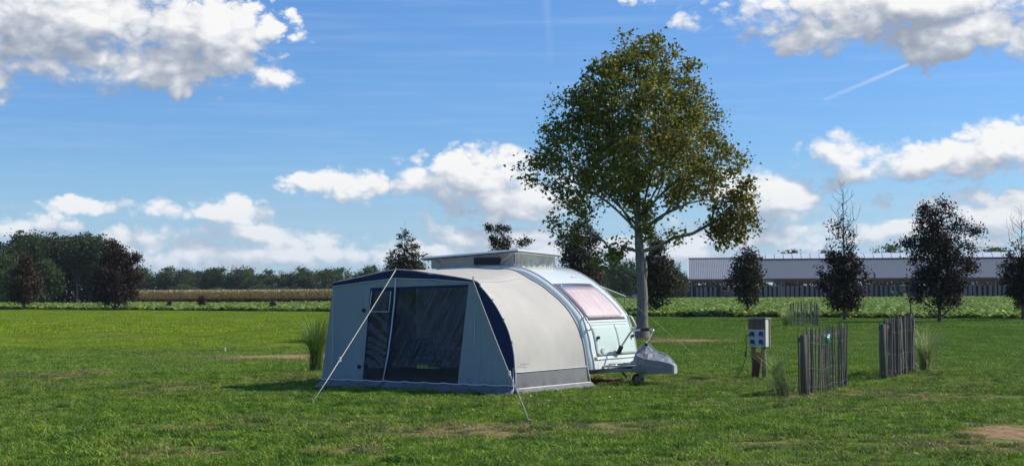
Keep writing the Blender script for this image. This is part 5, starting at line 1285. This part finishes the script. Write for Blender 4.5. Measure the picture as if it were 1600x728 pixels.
clump('pale striped grass clump left of the nearest picket panel', (4.10, 22.35, 0), 0.85, 140, .50, 2, cl_var, .009, (-.35, 0), 30)
clump('arching striped grass clump right of the dense picket panel', (8.22, 29.4, 0), 1.0, 300, .75, 3, cl_var, .013, (.05, 0), 45)
clump('low yellowish grass clump beside the distant picket panel', (12.55, 67.5, 0), 1.0, 200, .9, 4, cl_var, .02, dry=30)
# lone pole at the field edge
lp = thing('marker_pole', 'thin dark pole standing at the beet field edge before the tractor', 'pole', (22.9, 84.8, 0))
MB().tube([(0, 0, 0), (0, 0, 2.15)], .035, 6).build('pole', rub_m, lp); MB().box((0, 0, 2.17), (.09, .09, .05)).build('cap', rub_m, lp)
# dandelion heads in the near lawn
dm = pmat('flower_pale', (.75, .72, .60), None, 3, .7)
for (px, py), lab in (((952, 627), 'single pale flower head in the grass before the caravan'), ((340, 553), 'white peg head beside the bare soil strip')):
    g = ground(px, py); d = thing('small_flower' if px > 500 else 'white_peg', lab, 'flower' if px > 500 else 'peg', (g.x, g.y, 0)); MB().tube([(0, 0, 0), (0, 0, .06)], .003, 4).build('stem', cl_green, d); MB().tube([(0, 0, .055), (0, 0, .07), (0, 0, .08)], [.012, .02, .008], 8).build('head', dm, d, True)

# ------------------------------------------------------------------ light summer haze
hz = bpy.data.materials.new('haze_air'); hz.use_nodes = True; nt = hz.node_tree; nt.nodes.clear()
pv = nt.nodes.new('ShaderNodeVolumePrincipled'); pv.inputs['Density'].default_value = 0.00010; pv.inputs['Color'].default_value = (.80, .88, 1.0, 1); pv.inputs['Anisotropy'].default_value = 0.0
ho = nt.nodes.new('ShaderNodeOutputMaterial'); nt.links.new(pv.outputs[0], ho.inputs['Volume'])
MB().box((0, 2800, 14), (9000, 7000, 32)).build('haze', hz, None, kind='stuff')

# fallen leaves scattered on the lawn, and broad weed rosettes
rng = np.random.default_rng(77); n_ = 900; y = np.sqrt(rng.uniform(13 ** 2, 55 ** 2, n_)); x = rng.uniform(-1, 1, n_) * (.36 * y + 1)
kk = np.clip(np.exp(-((x - 4.5) ** 2 / 60 + (y - 48) ** 2 / 500)) + .25, 0, 1) > rng.random(n_); x, y = x[kk], y[kk]
V, F = leaves_np(rng, np.stack([x, y, np.full_like(x, .045)], 1), .06, up=3.0)
fo_ = link('fallen_leaves', npmesh('fallen_leaves', V, F, leafmat('fallen_leaf', [(.1, (.16, .09, .03)), (.5, (.34, .22, .07)), (.9, (.45, .38, .10))], .2, .7)), kind='stuff'); props(fo_, 'scattered brown and yellow fallen leaves on the lawn', 'leaves')
